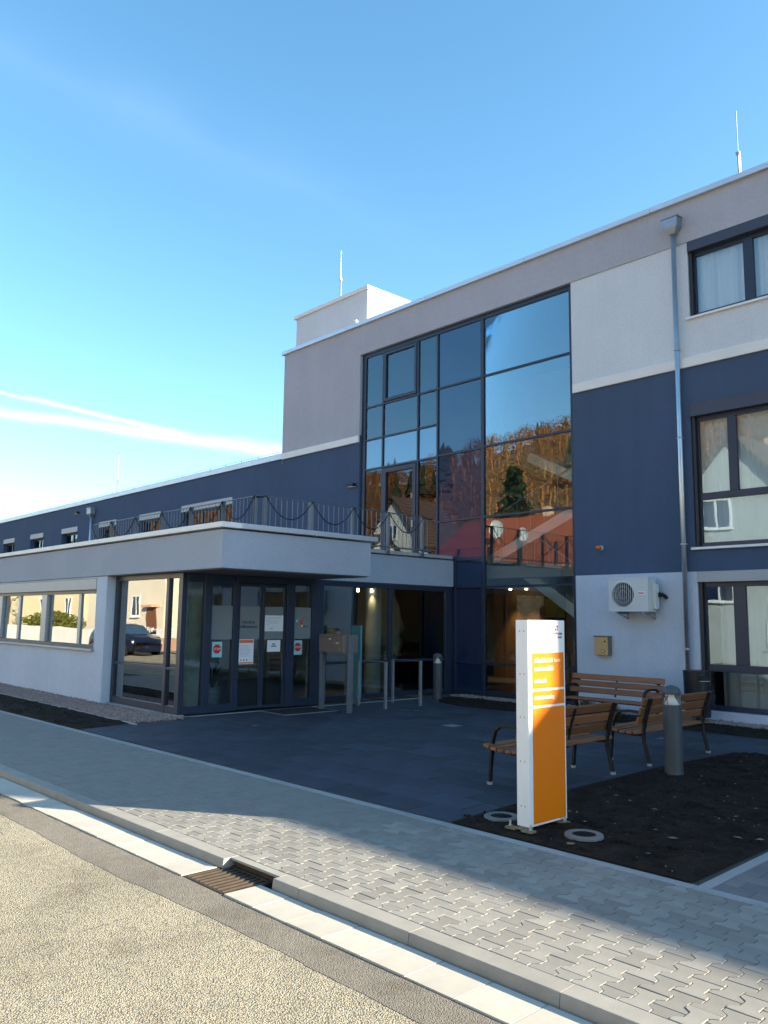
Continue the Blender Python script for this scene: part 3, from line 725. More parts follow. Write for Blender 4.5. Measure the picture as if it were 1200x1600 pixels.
for (e, f) in ((2.545, 3.16), (.775, 2.495), (.12, .725)): pane(CW, 'y', CG, -13.26, -12.45, e, f, 'spandrel', 'spandrel_panel')
for z in (7.61, 5.87, 4.17, 2.52, .76): tr(-12.355, -9.90, z)
for (e, f, mt) in ((7.635, 9.05, 'glass'), (5.895, 7.585, 'glass'), (4.195, 5.845, 'glass'), (2.545, 4.145, 'glass'), (.785, 2.495, 'glass_dark'), (.12, .735, 'glass_dark')): pane(CW, 'y', CG, -12.355, -9.90, e, f, mt)
bars(CW, [(-13.26, -12.45, .0, .12), (-12.355, -9.90, .0, .12)], 'y', CY0 + .003, CY1, 'frame', 'transom')

# --- interior of the stairwell: slabs, flights, back wall, columns
m = MB().box(-20.2, 5.0, YF + .30, 25.5, 2.72, 3.0).box(-20.2, -12.9, YF + .25, 25.5, 5.75, 6.0).box(-9.7, 5.0, YF + .25, 25.5, 5.75, 6.0).box(-12.9, -9.7, 17.6, 25.5, 5.75, 6.0).build('floor_slab', 'interior_wall', B)
MB().box(-40, 5, 7.5, 25.5, -.06, -.002).build('floor', 'interior_floor', B)
MB().box(-16.5, -9.0, 20.0, 20.1, 0, 2.72).build('partition', 'interior_brown', B)
MB().box(-20, -9.6, 20.0, 20.1, 3.0, 9.3).box(-9.7, -9.6, YF + .22, 20, -.05, 9.3).build('partition', 'interior_wall', B)
def flight(x0, z0, x1, z1, y0, y1):
    a = Vector((x0, 0, z0)); d = Vector((x1 - x0, 0, z1 - z0)); nn = Vector((-d.z, 0, d.x)).normalized() * .24
    if nn.z > 0: nn = -nn
    p = [a, a + d, a + d + nn, a + nn]; mb = MB(); i = len(mb.v)
    mb.v += [(q.x, y0, q.z) for q in p] + [(q.x, y1, q.z) for q in p]; mb.f += [(0, 1, 2, 3), (7, 6, 5, 4)] + [(k, (k + 1) % 4, 4 + (k + 1) % 4, 4 + k) for k in range(4)]
    st = mb.build('stair_flight', 'stair_white', B)
    r = MB(); n = 9
    for k in range(n + 1):
        q = a + d * k / n; r.tube([(q.x, y0 + .04, q.z), (q.x, y0 + .04, q.z + .9)], .009, 5)
    r.tube([(a.x, y0 + .04, a.z + .9), (x1, y0 + .04, z1 + .9)], .02, 6); r.build('stair_railing', 'galvanised', st)
flight(-13.4, 3.0, -9.9, 4.45, 15.2, 16.4); flight(-9.9, 4.75, -12.4, 6.0, 16.5, 17.5); flight(-11.6, 2.95, -9.75, 1.75, 15.25, 16.4)
for (x, y) in ((-13.95, 8.02), (-14.45, 13.05), (-17.5, 10.5)):
    MB().lathe([(.19, 0), (.19, 2.5)], (x, y, 0), 28).build('column', 'concrete_column', B, smooth=True)
MB().box(-30, -22.2, 7.3, 14, 0, 2.5).build('partition', 'interior_wall', B)
MB().box(-22.1, -13.6, 13.9, 14.0, 0, 2.5).box(-20.0, -19.9, 9.5, 13.9, 0, 2.5).build('partition', 'interior_wall', B)

# --- windows of the right hand facade
def window(hole, mulls, trans, boxmat, box_h, panes, fmat='frame', sill=True, boxproud=.03, gl='glass'):
    a, b, e, f = hole; w = empty('window', (a, YF, e), parent=B); c0, c1 = YF + .10, YF + .17
    MB().box(a + .01, b - .01, YF - boxproud, YF + .165, f - box_h, f - .004).build('roller_shutter_box', boxmat, w, bevel=.004)
    top = f - box_h - .002
    frame_rect(w, 'y', c0, c1, a + .02, b - .02, e + .015, top, .085)
    MB().box(a + .02, a + .075, YF + .03, c0 - .002, e + .02, top).build('guide_rail', 'frame_dark', w)
    for (u0, u1, z0, z1) in mulls: MB().box(u0, u1, c0 - .006, c1, z0, z1).build('mullion', fmat, w, bevel=.004)
    for (u0, u1, z0, z1) in trans: MB().box(u0, u1, c0 - .004, c1, z0, z1).build('transom', fmat, w, bevel=.004)
    for (u0, u1, z0, z1) in panes: pane(w, 'y', YF + .135, u0, u1, z0, z1, gl)
    if sill: MB().box(a - .06, b + .06, YF - .055, YF + .12, e - .035, e + .012).build('sill', 'white_board', w, bevel=.005)
    return w
for k, dx in enumerate((0, 4.6)):
    window([v + dx if i < 2 else v for i, v in enumerate(WIN_R[0])], [(-6.06 + dx, -5.88 + dx, 7.70, 8.95)], [], 'roller_dark', .21, [(-6.995 + dx, -6.06 + dx, 7.72, 8.88), (-5.88 + dx, -4.655 + dx, 7.72, 8.88)], gl='glass_view')
    window([v + dx if i < 2 else v for i, v in enumerate(WIN_R[1])], [(-6.50 + dx, -6.34 + dx, 4.18, 5.6)], [(-7.05 + dx, -4.66 + dx, 4.05, 4.18)], 'roller_dark', .26, [(-7.055 + dx, -6.50 + dx, 4.18, 5.58), (-6.34 + dx, -4.655 + dx, 4.18, 5.58), (-7.055 + dx, -4.655 + dx, 3.24, 4.05)])
    window([v + dx if i < 2 else v for i, v in enumerate(WIN_R[2])], [(-6.52 + dx, -6.30 + dx, 1.0, 2.42)], [(-7.03 + dx, -4.66 + dx, .87, 1.0)], 'roller', .20, [(-7.035 + dx, -6.52 + dx, 1.0, 2.42), (-6.30 + dx, -4.655 + dx, 1.0, 2.42), (-7.035 + dx, -4.655 + dx, .27, .87)], sill=False)
# --- windows of the blue wing above the terrace
for (a, b, e, f) in WW:
    w = empty('window', (a, YF, e), parent=B)
    MB().box(a + .01, b - .01, YF - .02, YF + .28, f - .24, f - .005).build('roller_shutter_box', 'roller', w, bevel=.004)
    frame_rect(w, 'y', YF + .20, YF + .27, a + .01, b - .01, e + .01, f - .242, .08)
    n = 3 if b - a > 3 else 2
    for i in range(1, n): x = a + (b - a) * i / n; MB().box(x - .05, x + .05, YF + .195, YF + .268, e + .09, f - .322).build('mullion', 'frame', w)
    for i in range(n):
        u0 = a + .09 if i == 0 else a + (b - a) * i / n + .05; u1 = b - .09 if i == n - 1 else a + (b - a) * (i + 1) / n - .05
        pane(w, 'y', YF + .235, u0, u1, e + .09, f - .322, 'glass')
    MB().box(a - .04, b + .04, YF - .05, YF + .19, e - .03, e + .008).build('sill', 'white_board', w)
# --- window band of the low wing
w = empty('window_band', (-20, Y1, 1), parent=B); WY = Y1 + .03
MB().box(-31.9, -16.29, WY - .01, WY + .15, 2.27, 2.495).build('roller_shutter_box', 'roller', w, bevel=.004)
frame_rect(w, 'y', WY + .07, WY + .15, -32, -16.29, 1.06, 2.268, .075, 'frame')
edges_w = [(-22.45, -21.97, 'pier'), (-21.08, -20.84, 'm'), (-19.36, -18.93, 'pier'), (-17.39, -17.16, 'm'), (-25.6, -25.1, 'pier'), (-28.6, -28.1, 'pier'), (-24.3, -24.1, 'm'), (-27.2, -27.0, 'm')]
xs = sorted([(a, b) for a, b, k in edges_w])
for a, b, k in edges_w:
    if k == 'pier': MB().box(a + .03, b - .1, WY + .02, WY + .14, 1.135, 2.193).build('pier', 'galvanised', w, bevel=.004)
    else: MB().box(a + .05, b - .05, WY + .075, WY + .14, 1.135, 2.193).build('mullion', 'galvanised', w, bevel=.004)
prev = -31.9
for a, b in xs + [(-16.37, -16.3)]:
    pane(w, 'y', WY + .11, prev + .02, a - .0 + .02, 1.135, 2.193, 'glass_low'); prev = b - .05
MB().box(-32, -16.24, WY - .07, WY + .07, 1.015, 1.062).build('sill', 'galvanised', w, bevel=.006)
# --- glazed corner and sliding doors
EN = empty('entrance_front', (-13.1, 9, 0), parent=B)
GY = 7.26; GX = -13.10
bars(EN, [(-15.79, -15.70, .03, ZS), (-13.66, -13.56, .03, ZS), (-13.20, -13.06, .03, ZS)], 'y', GY - .05, GY + .05, 'frame', 'mullion')
bars(EN, [(-15.70, -13.66, .03, .16), (-13.56, -13.20, .03, .16), (-15.70, -13.66, 2.43, ZS), (-13.56, -13.20, 2.43, ZS), (-15.70, -13.66, .79, .835), (-13.56, -13.20, .79, .835)], 'y', GY - .045, GY + .045, 'frame', 'transom')
for (a, b) in ((-15.70, -13.66), (-13.56, -13.20)):
    pane(EN, 'y', GY, a, b, .835, 2.43, 'glass_low'); pane(EN, 'y', GY, a, b, .16, .79, 'glass_low')
MB().box(-15.80, -13.0, GY - .12, GY + .05, -.05, .03).build('plinth', 'edging', EN, bevel=.004)
bars(EN, [(7.67, 7.82, .03, ZS), (8.285, 8.385, .03, 2.40), (9.50, 9.69, .03, ZS), (10.125, 10.33, .03, ZS)], 'x', GX - .06, GX + .055, 'frame', 'post')
bars(EN, [(GY + .05, 7.67, .03, .16), (GY + .05, 7.67, 2.36, ZS), (7.82, 8.285, .03, .17), (9.69, 10.125, .03, .17), (7.82, 9.50, 2.38, ZS), (9.69, 10.125, 2.38, ZS)], 'x', GX - .05, GX + .05, 'frame', 'transom')
pane(EN, 'x', GX, GY + .05, 7.67, .16, 2.36, 'glass_dark')
for (a, b) in ((7.82, 8.285), (9.69, 10.125)): pane(EN, 'x', GX, a, b, .17, 2.38, 'glass_dark')
DOORS = []
for (a, b) in ((8.39, 8.945), (8.950, 9.495)):
    d = frame_rect(EN, 'x', GX - .035, GX + .025, a, b, .045, 2.37, .05, name='sliding_door'); DOORS.append(d)
    pane(d, 'x', GX - .005, a + .05, b - .05, .095, 2.32, 'glass_dark')
    MB().box(GX + .0045, GX + .0065, a + .05, b - .05, 1.33, 1.95).build('frosted_band', 'frosted', d)
for (a, b) in ((7.82, 8.285), (9.69, 10.125)): MB().box(GX + .0045, GX + .0065, a, b, 1.33, 1.95).build('frosted_band', 'frosted', EN)
text('door_lettering', 'Herzlich\nwillkommen', .085, 'print_black', (GX + .012, 8.64, 1.625), ROT_PX, DOORS[0], 'CENTER')
MB().box(GX - .3, GX + .10, 8.30, 9.60, 2.40, 2.515).build('door_operator', 'frame', EN, bevel=.005)
# bays right of the doors
GX2 = -13.42
m = MB().box(GX2, GX + .05, 10.335, 10.42, .03, ZS).build('return_wall', 'frame', EN)
bars(EN, [(10.42, 10.52, .03, ZS), (12.58, 12.66, .03, ZS), (14.42, YF + .06, .0, ZS)], 'x', GX2 - .05, GX2 + .05, 'frame', 'post')
for (a, b) in ((10.52, 12.58), (12.66, 14.42)):
    bars(EN, [(a, b, .03, .13), (a, b, 2.42, ZS), (a, b, .785, .835)], 'x', GX2 - .045, GX2 + .045, 'frame', 'transom')
    pane(EN, 'x', GX2, a, b, .13, .785, 'glass_dark'); pane(EN, 'x', GX2, a, b, .835, 2.42, 'glass_dark')
# coloured logo stuck on the last fixed pane
lg = MB().box(GX + .007, GX + .009, 9.76, 9.80, 1.665, 1.705).build('door_logo', 'print_cyan', EN)
for (y, z, mt) in ((9.81, 1.71, 'print_green'), (9.93, 1.71, 'print_red'), (9.88, 1.665, 'print_red'), (9.955, 1.665, 'print_green'), (9.85, 1.615, 'print_red'), (9.89, 1.615, 'print_red'), (9.885, 1.565, 'print_yellow')):
    MB().box(GX + .007, GX + .009, y, y + .038, z, z + .038).build('logo_square', mt, lg)
text('logo_lettering', 'eben', .06, 'print_black', (GX + .0095, 9.93, 1.562), ROT_PX, lg)
# lamps inside
for (y, x) in ((12.42, -14.3), (12.85, -14.3)): MB().lathe([(.0, 2.36), (.03, 2.36), (.03, 2.44), (0, 2.44)], (x, y, 0), 12).build('ceiling_spot', 'lamp_spot', B)
MB().box(-14.0, -13.75, 13.75, 14.2, 2.40, 2.44).build('ceiling_lamp', 'lamp_warm', B)
def lamp_light(loc, w, kind='SPOT', size=1.5, col=(1.0, .66, .30)):
    d = bpy.data.lights.new('lamp_glow', kind); d.energy = w; d.color = col; d.shadow_soft_size = .04
    if kind == 'SPOT': d.spot_size = size; d.spot_blend = .8
    o = bpy.data.objects.new('lamp_glow', d); COL.objects.link(o); o.location = loc; return o
for y in (12.42, 12.85): lamp_light((-14.3, y, 2.34), 10)
lamp_light((-13.88, 13.97, 2.38), 8)
for x in (-15.55, -14.95): lamp_light((x, 19.62, 2.64), 35, size=1.2)
for x in (-15.55, -14.95): MB().lathe([(0, 2.66), (.045, 2.66), (.045, 2.70)], (x, 19.65, 0), 12).build('ceiling_spot', 'lamp_spot', B)

# --- rainwater pipe with hopper
DP = empty('rain_pipe', (-7.3, YF, 5), parent=B); px = -7.33; py = YF - .10
MB().tube([(px, py, .02), (px, py, 9.42)], .048, 14).build('pipe', 'zinc', DP, smooth=True)
hp = MB(); t = [(-.18, .16, 9.72), (.18, .16, 9.72)]
def ringbox(mb, rings):
    i = len(mb.v)
    for (wx, wy0, wy1, z) in rings: mb.v += [(px - wx, py - wy0, z), (px + wx, py - wy0, z), (px + wx, py + wy1, z), (px - wx, py + wy1, z)]
    for k in range(len(rings) - 1):
        for q in range(4): mb.f.append((i + k * 4 + q, i + k * 4 + (q + 1) % 4, i + k * 4 + 4 + (q + 1) % 4, i + k * 4 + 4 + q))
    mb.f += [(i + 3, i + 2, i + 1, i), tuple(range(len(mb.v) - 4, len(mb.v)))]
ringbox(hp, [(.06, .06, .06, 9.38), (.15, .13, .072, 9.50), (.155, .135, .072, 9.68), (.18, .155, .072, 9.685), (.18, .155, .072, 9.71)])
hp.build('hopper', 'galvanised', DP)
for z in (7.0, 5.25, 3.2, 1.25):
    MB().lathe([(.048, 0), (.056, .002), (.056, .028), (.048, .03)], (px, py, z), 14).box(px - .075, px + .075, py - .006, py + .006, z + .008, z + .022).box(px - .006, px + .006, py + .05, YF, z + .008, z + .022).build('bracket', 'galvanised', DP)
DP2 = empty('rain_pipe', (-34.6, YF, 5), parent=B); px, py = -34.55, YF - .10
MB().tube([(px, py, 3.2), (px, py, 6.06)], .05, 10).build('pipe', 'zinc', DP2, smooth=True)
h2 = MB(); ringbox(h2, [(.07, .06, .06, 6.0), (.20, .14, .072, 6.12), (.20, .14, .072, 6.36), (.23, .16, .072, 6.36), (.23, .16, .072, 6.39)]); h2.build('hopper', 'galvanised', DP2)
# --- lightning rods and conductor wire along the roof edge
for (x, y, z0, z1) in ((-6.15, YF + .30, ZT + .1, 11.65), (-18.42, YF + .5, 11.39, 13.0), (-33.0, YF + .3, 6.8, 8.6), (-47.4, YF + .3, 6.8, 8.75)):
    zm = z0 + (z1 - z0) * .42
    r = MB().tube([(x, y, z0), (x, y, zm)], .020, 8).tube([(x, y, zm), (x, y, z1)], .008, 6).build('lightning_rod', 'galvanised', B)
    MB().box(x - .035, x + .035, y - .025, y + .025, zm - .03, zm + .03).tube([(x + .04, y, z0), (x + .04, y, zm)], .006, 5).build('rod_clamp', 'galvanised', r)
wr = MB().tube([(-44, YF + .1, 6.95), (-20.6, YF + .1, 6.95)], .006, 5)
for i in range(24): wr.tube([(-44 + i, YF + .1, 6.82), (-44 + i, YF + .1, 6.95)], .008, 5)
wr.build('lightning_wire', 'steel_black', B)
MB().lathe([(0, .06), (.05, .045), (.06, 0), (.05, -.045), (0, -.06)], (-17.0, YF - .06, ZT + .17), 12).build('roof_lamp', 'white_board', B)
# --- terrace railing: posts, rails and every baluster
RL = empty('terrace_railing', (-17, 8.9, 3.2), parent=B); RY, RX, RZ = 8.86, -13.2, 4.13
def rail_run(p0, p1, posts, axis):
    a, b = Vector(p0), Vector(p1)
    for z in (RZ - .012, 3.34): MB().flatbar([(a.x, a.y, z), (b.x, b.y, z)], .012 if z < 4 else .045, .012 if z > 4 else .04, (0, 1, 0) if axis == 'x' else (1, 0, 0)).build('rail', 'post_grey', RL)
    L = (b - a).length; n = int(L / .135)
    for i in range(1, n):
        q = a.lerp(b, i / n); MB().tube([(q.x, q.y, 3.35), (q.x, q.y, RZ - .02)], .0062, 5, False).build('baluster', 'post_grey', RL)
    for p in posts:
        q = (p, a.y) if axis == 'x' else (a.x, p)
        mb = MB()
        if axis == 'x': mb.box(q[0] - .035, q[0] - .022, q[1] - .03, q[1] + .03, 3.19, RZ - .02).box(q[0] + .022, q[0] + .035, q[1] - .03, q[1] + .03, 3.19, RZ - .02)
        else: mb.box(q[0] - .03, q[0] + .03, q[1] - .035, q[1] - .022, 3.19, RZ - .02).box(q[0] - .03, q[0] + .03, q[1] + .022, q[1] + .035, 3.19, RZ - .02)
        mb.build('post', 'post_grey', RL)
PXS = [-21.0, -19.8, -18.45, -17.1, -15.8, -14.5, -13.32]; PYS = [9.0, 10.15, 11.28, 12.33, 13.42]
rail_run((-21.05, RY, 0), (RX, RY, 0), PXS, 'x'); rail_run((RX, RY, 0), (RX, 13.72, 0), PYS, 'y')

# ------------------------------------------------------------------ things in front of the building
# information pylon
PY = empty('information_pylon', (-4.33, 5.9, 0), 'white upright information pylon with orange panels standing in the dark soil', 'sign')
ax0, ax1, ay0, ay1, az0, az1 = -4.395, -4.265, 5.62, 6.155, .055, 1.755
MB().box(ax0, ax1, ay0, ay1, az0, az1).build('casing', 'sign_white', PY, bevel=.004)
MB().box(ax0 + .052, ax0 + .078, ay0 - .0015, ay0 + .002, az0 + .003, az1 - .003).build('joint_cover', 'sign_white', PY)
for z in (.22, .58, .94, 1.30, 1.66):
    for x in (ax0 + .045, ax0 + .088): MB().tube([(x, ay0 - .002, z), (x, ay0 + .001, z)], .0045, 8).build('rivet', 'steel_black', PY)
pan = []
for (z0, z1) in ((1.175, 1.475), (1.035, 1.155), (.075, 1.015)):
    pan.append(MB().box(ax1 - .001, ax1 + .0035, ay0 + .055, ay1 - .022, z0, z1).build('orange_panel', 'sign_orange', PY, bevel=.001))
def strokes(parent, y0, y1, z, h, seed):
    """lettering that the glare leaves unreadable: a row of letter-sized strokes"""
    rr = random.Random(seed); mb = MB(); y = y0
    while y < y1 - .008:
        w = rr.uniform(.010, .017); k = rr.choice((.68, .68, .68, 1.0)); t = .0038
        mb.box(ax1 + .0035, ax1 + .0045, y, y + t, z, z + h * k); mb.box(ax1 + .0035, ax1 + .0045, y + t, y + w - t, z + (h * .66 - t if rr.random() < .6 else 0), z + (h * .66 if rr.random() < .6 else t))
        mb.box(ax1 + .0035, ax1 + .0045, y + w - t, y + w, z, z + h * .68); y += w + .006
    mb.build('lettering_row', 'print_white', parent)
strokes(pan[0], ay0 + .085, 5.98, 1.395, .040, 1)
text('lettering', 'heim', .052, 'print_white', (ax1 + .0045, 5.985, 1.395), ROT_PX, pan[0], sx=.9)
strokes(pan[0], ay0 + .085, 5.985, 1.325, .040, 2); strokes(pan[0], ay0 + .085, 5.875, 1.225, .036, 3); strokes(pan[1], ay0 + .085, 5.955, 1.085, .040, 4)
text('lettering', 'g', .055, 'print_white', (ax1 + .0045, 5.96, 1.087), ROT_PX, pan[1])
lo = MB().box(ax1, ax1 + .001, 6.035, 6.055, 1.69, 1.71).build('logo', 'print_red', PY)
for (y, z, mt) in ((6.015, 1.665, 'print_black'), (6.04, 1.665, 'print_green'), (5.985, 1.632, 'print_red'), (6.01, 1.632, 'print_orange'), (6.032, 1.632, 'print_red')):
    MB().box(ax1, ax1 + .001, y, y + .015, z, z + .018).build('logo_square', mt, lo)
text('logo_lettering', 'uslan', .036, 'print_black', (ax1 + .001, 6.057, 1.630), ROT_PX, lo, sx=.85); text('logo_lettering', 'eben', .036, 'print_black', (ax1 + .001, 6.05, 1.598), ROT_PX, lo, sx=.85)
for (y0, y1) in ((5.55, 5.72), (6.03, 6.20)):
    MB().box(-4.47, -4.20, y0, y0 + .075, .03, .048).box(-4.36, -4.30, y0, y1, .03, .056).build('foot_plate', 'straw', PY, bevel=.002)
    for x in (-4.44, -4.23): MB().tube([(x, y0 + .038, .04), (x, y0 + .038, .095)], .009, 8).tube([(x, y0 + .038, .05), (x, y0 + .038, .062)], .016, 6).build('anchor_bolt', 'zinc', PY)

# benches
def make_bench():
    r = empty('park_bench', world=False); L = 1.8
    for s in (-1, 1):
        x = s * (L / 2 - .12)
        back = [(x, .27, 0), (x, .235, .16), (x, .20, .30), (x, .20, .41), (x, .245, .60), (x, .315, .815)]
        front = [(x, -.27, 0), (x, -.255, .18), (x, -.235, .36), (x, -.225, .46), (x, -.19, .57), (x, -.12, .625), (x, 0, .64), (x, .15, .635), (x, .255, .62)]
        MB().flatbar(back, .05, .035, (1, 0, 0)).build('rear_leg', 'steel_black', r, bevel=.004)
        MB().flatbar(front, .05, .030, (1, 0, 0)).build('front_leg', 'steel_black', r, bevel=.004)
        MB().flatbar([(x, -.235, .385), (x, -.1, .365), (x, .08, .36), (x, .20, .37)], .045, .035, (1, 0, 0)).build('seat_bracket', 'steel_black', r, bevel=.004)
        for y in (-.27, .27): MB().tube([(x, y, .0), (x, y + .0, .03)], .032, 8).build('foot', 'galvanised', r)
    MB().flatbar([(0, .205, .45), (0, .245, .62), (0, .305, .79)], .03, .012, (1, 0, 0)).build('back_strap', 'steel_black', r)
    MB().flatbar([(0, -.235, .385), (0, -.1, .368), (0, .20, .372)], .03, .012, (1, 0, 0)).build('seat_strap', 'steel_black', r)
    for (y, z, a) in ((-.225, .415, .25), (-.128, .397, .06), (-.03, .388, .0), (.068, .388, -.04), (.160, .396, -.12)):
        o = MB().box(-L / 2, L / 2, -.041, .041, -.017, .017).build('seat_slat', 'bench_wood', r, bevel=.006); o.location = (0, y, z); o.rotation_euler = (-a, 0, 0)
    for (y, z) in ((.198, .54), (.238, .655), (.277, .77)):
        o = MB().box(-L / 2, L / 2, -.016, .016, -.048, .048).build('back_slat', 'bench_wood', r, bevel=.006); o.location = (y * 0, y - .012, z); o.rotation_euler = (-.32, 0, 0)
    return r
b0 = make_bench()
tag(b0, 'wooden slatted bench partly hidden behind the orange pylon', 'bench', group='benches on the forecourt')
b0.location = (-5.55, 7.76, 0); b0.rotation_euler = (0, 0, -pi / 2)
b1 = copy_tree(b0); tag(b1, 'wooden slatted bench seen from behind next to the near bollard', 'bench'); b1.location = (-5.56, 10.16, 0)
b2 = copy_tree(b0); tag(b2, 'wooden slatted bench facing the road in front of the pale wall', 'bench'); b2.location = (-7.78, 12.50, 0); b2.rotation_euler = (0, 0, 0)

# bollard lights
def make_bollard():
    r = empty('bollard_light', world=False)
    MB().lathe([(.108, 0), (.108, .02), (.104, .03), (.104, .775), (.098, .785), (0, .785)], n=32).build('post', 'bollard_grey', r, smooth=False)
    MB().lathe([(.090, .787), (.080, .80), (.028, .885), (.026, .905)], n=28).build('reflector', 'white_board', r, smooth=True)
    MB().lathe([(.103, .786), (.103, .906)], n=28).build('lens', 'glass_clear', r, smooth=True)
    MB().lathe([(0, .905), (.104, .905), (.108, .912), (.106, .93), (.094, .965), (.066, .99), (.03, 1.002), (0, 1.004)], n=28).build('cap', 'bollard_grey', r, smooth=True)
    for k in range(3):
        a = k * 2.094 + .5; MB().tube([(cos(a) * .094, sin(a) * .094, .785), (cos(a) * .094, sin(a) * .094, .906)], .004, 5).build('strut', 'galvanised', r)
    return r
l0 = make_bollard(); l0.location = (-4.77, 9.0, .02); tag(l0, 'grey bollard light with domed cap at the edge of the soil bed', 'bollard', group='bollard lights')
l1 = copy_tree(l0); l1.location = (-12.62, 13.35, 0); tag(l1, 'grey bollard light with domed cap beside the glazed entrance corner', 'bollard')
# in-ground spotlights
def make_uplight():
    r = empty('ground_spotlight', world=False)
    MB().lathe([(.155, 0), (.155, .020), (.148, .025), (.10, .025), (.094, .020)], n=36).build('concrete_ring', 'ring_concrete', r, smooth=False)
    MB().lathe([(0, .015), (.094, .015), (.094, .02)], n=28).build('lens', 'ac_dark', r)
    g = MB()
    for k in range(-3, 4):
        x = k * .025; h = math.sqrt(.092 ** 2 - x * x); g.box(x - .003, x + .003, -h, h, .016, .022); g.box(-h, h, x - .003, x + .003, .0162, .0218)
    g.build('guard', 'steel_black', r); return r
u0 = make_uplight(); u0.location = (-4.72, 5.82, .022); tag(u0, 'round in-ground spotlight left of the orange pylon', 'spotlight', group='in-ground spotlights')
u1 = copy_tree(u0); u1.location = (-3.89, 5.84, .026); tag(u1, 'round in-ground spotlight right of the orange pylon', 'spotlight')

# litter bin against the wall
LBn = empty('litter_bin', (-6.99, 14.12, 0), 'black round litter bin against the facade behind the benches', 'bin', world=False)
MB().lathe([(.215, .10), (.235, .88), (.24, .885), (.24, .905), (.20, .91), (0, .91)], n=32).build('body', 'bin_black', LBn, smooth=False)
MB().lathe([(.10, 0), (.10, .02), (.04, .03), (.04, .12)], n=20).build('foot', 'bin_black', LBn)
for a in (-.55,):
    o = MB().box(-.10, .10, -.012, .012, -.045, .045).build('opening', 'steel_black', LBn, bevel=.01); o.location = (.236 * cos(a), .236 * sin(a), .78); o.rotation_euler = (0, 0, a + pi / 2)
    o2 = MB().box(-.10, .10, -.010, .014, -.006, .006).build('rim', 'galvanised', LBn); o2.location = (.236 * cos(a), .236 * sin(a), .732); o2.rotation_euler = (0, 0, a + pi / 2)

# air conditioner
AC = empty('air_conditioner', (-8.35, 14.3, 2.2), 'white air conditioning unit with round fan grille on wall brackets', 'air conditioner')
x0, x1, y0, y1, z0, z1 = -8.77, -7.92, 14.17, 14.47, 1.95, 2.60
# casing with a round mouth for the fan
cx, cz, cr = -8.455, 2.275, .238
cs = MB(); n = 40
def sq(a, h):
    c, s = cos(a), sin(a); k = h / max(abs(c), abs(s)); return c * k, s * k
i0 = 0
for q in range(n):
    a = 2 * pi * q / n; sx, sz = sq(a, .27)
    cs.v += [(cx + sx, y0, cz + sz), (cx + cos(a) * cr, y0 - .006, cz + sin(a) * cr), (cx + cos(a) * (cr - .01), y0 + .07, cz + sin(a) * (cr - .01))]
for q in range(n):
    a, b = q * 3, ((q + 1) % n) * 3; cs.f += [(a, b, b + 1, a + 1), (a + 1, b + 1, b + 2, a + 2)]
for r in ((x0, cx - .27, z0, z1), (cx + .27, x1, z0, z1), (cx - .27, cx + .27, z0, cz - .27), (cx - .27, cx + .27, cz + .27, z1)): cs.quad((r[0], y0, r[2]), (r[1], y0, r[2]), (r[1], y0, r[3]), (r[0], y0, r[3]))
cs.quad((x0, y0, z1), (x1, y0, z1), (x1, y1, z1), (x0, y1, z1)); cs.quad((x0, y0, z0), (x1, y0, z0), (x1, y1, z0), (x0, y1, z0)); cs.quad((x0, y0, z0), (x0, y0, z1), (x0, y1, z1), (x0, y1, z0)); cs.quad((x1, y0, z0), (x1, y0, z1), (x1, y1, z1), (x1, y1, z0)); cs.quad((x0, y1, z0), (x1, y1, z0), (x1, y1, z1), (x0, y1, z1))
cs.build('casing', 'ac_white', AC)
MB().box(x0 - .004, x1 + .004, y0 - .004, y1 + .004, z1 - .03, z1 + .006).build('lid', 'ac_white', AC, bevel=.004)
MB().box(cx - .27, cx + .27, y0 + .075, y0 + .08, cz - .27, cz + .27).build('fan_chamber', 'ac_dark', AC)
g = MB()
for k in range(-5, 6):
    x = cx + k * .042; h = math.sqrt(max(.001, cr ** 2 - (x - cx) ** 2)); g.tube([(x, y0 - .004, cz - h), (x, y0 - .004, cz + h)], .0045, 6)
for rr in (.08, .16): g.tube([(cx + rr * cos(a * .2618), y0 - .001, cz + rr * sin(a * .2618)) for a in range(25)], .0025, 5)
g.build('grille', 'ac_white', AC)
fb = MB().tube([(cx, y0 + .05, cz), (cx, y0 + .02, cz)], .04, 12)
for k in range(4):
    a = k * pi / 2 + .3; p = [(.04, -.06), (.2, -.12), (.21, .05), (.05, .05)]
    fb.quad(*[(cx + cos(a) * u - sin(a) * v, y0 + .045 - .02 * (v > 0), cz + sin(a) * u + cos(a) * v) for u, v in p])
fb.build('fan', 'ac_dark', AC)
pl = MB().box(-8.13, -7.99, y0 - .003, y0 + .001, 2.265, 2.335).build('name_plate', 'white_board', AC, bevel=.001)
for k in range(6): MB().box(-8.122 + k * .02, -8.108 + k * .02, y0 - .0042, y0 - .003, 2.285, 2.315).build('plate_print', 'print_red', pl)
MB().box(x1 - .001, x1 + .07, y0 + .14, y1 - .01, 2.0, 2.47).build('valve_cover', 'ac_white', AC, bevel=.008)
MB().tube([(x1 + .06, y1 - .02, 2.28), (x1 + .13, y1 - .01, 2.28), (x1 + .16, y1 + .03, 2.25), (x1 + .15, YF + .0, 2.22)], .035, 10).build('pipe', 'steel_black', AC, smooth=True)
MB().tube([(x1 + .09, y1 - .02, 2.27), (x1 + .10, y1 - .04, 2.27)], .05, 12).build('cable_gland', 'steel_black', AC)
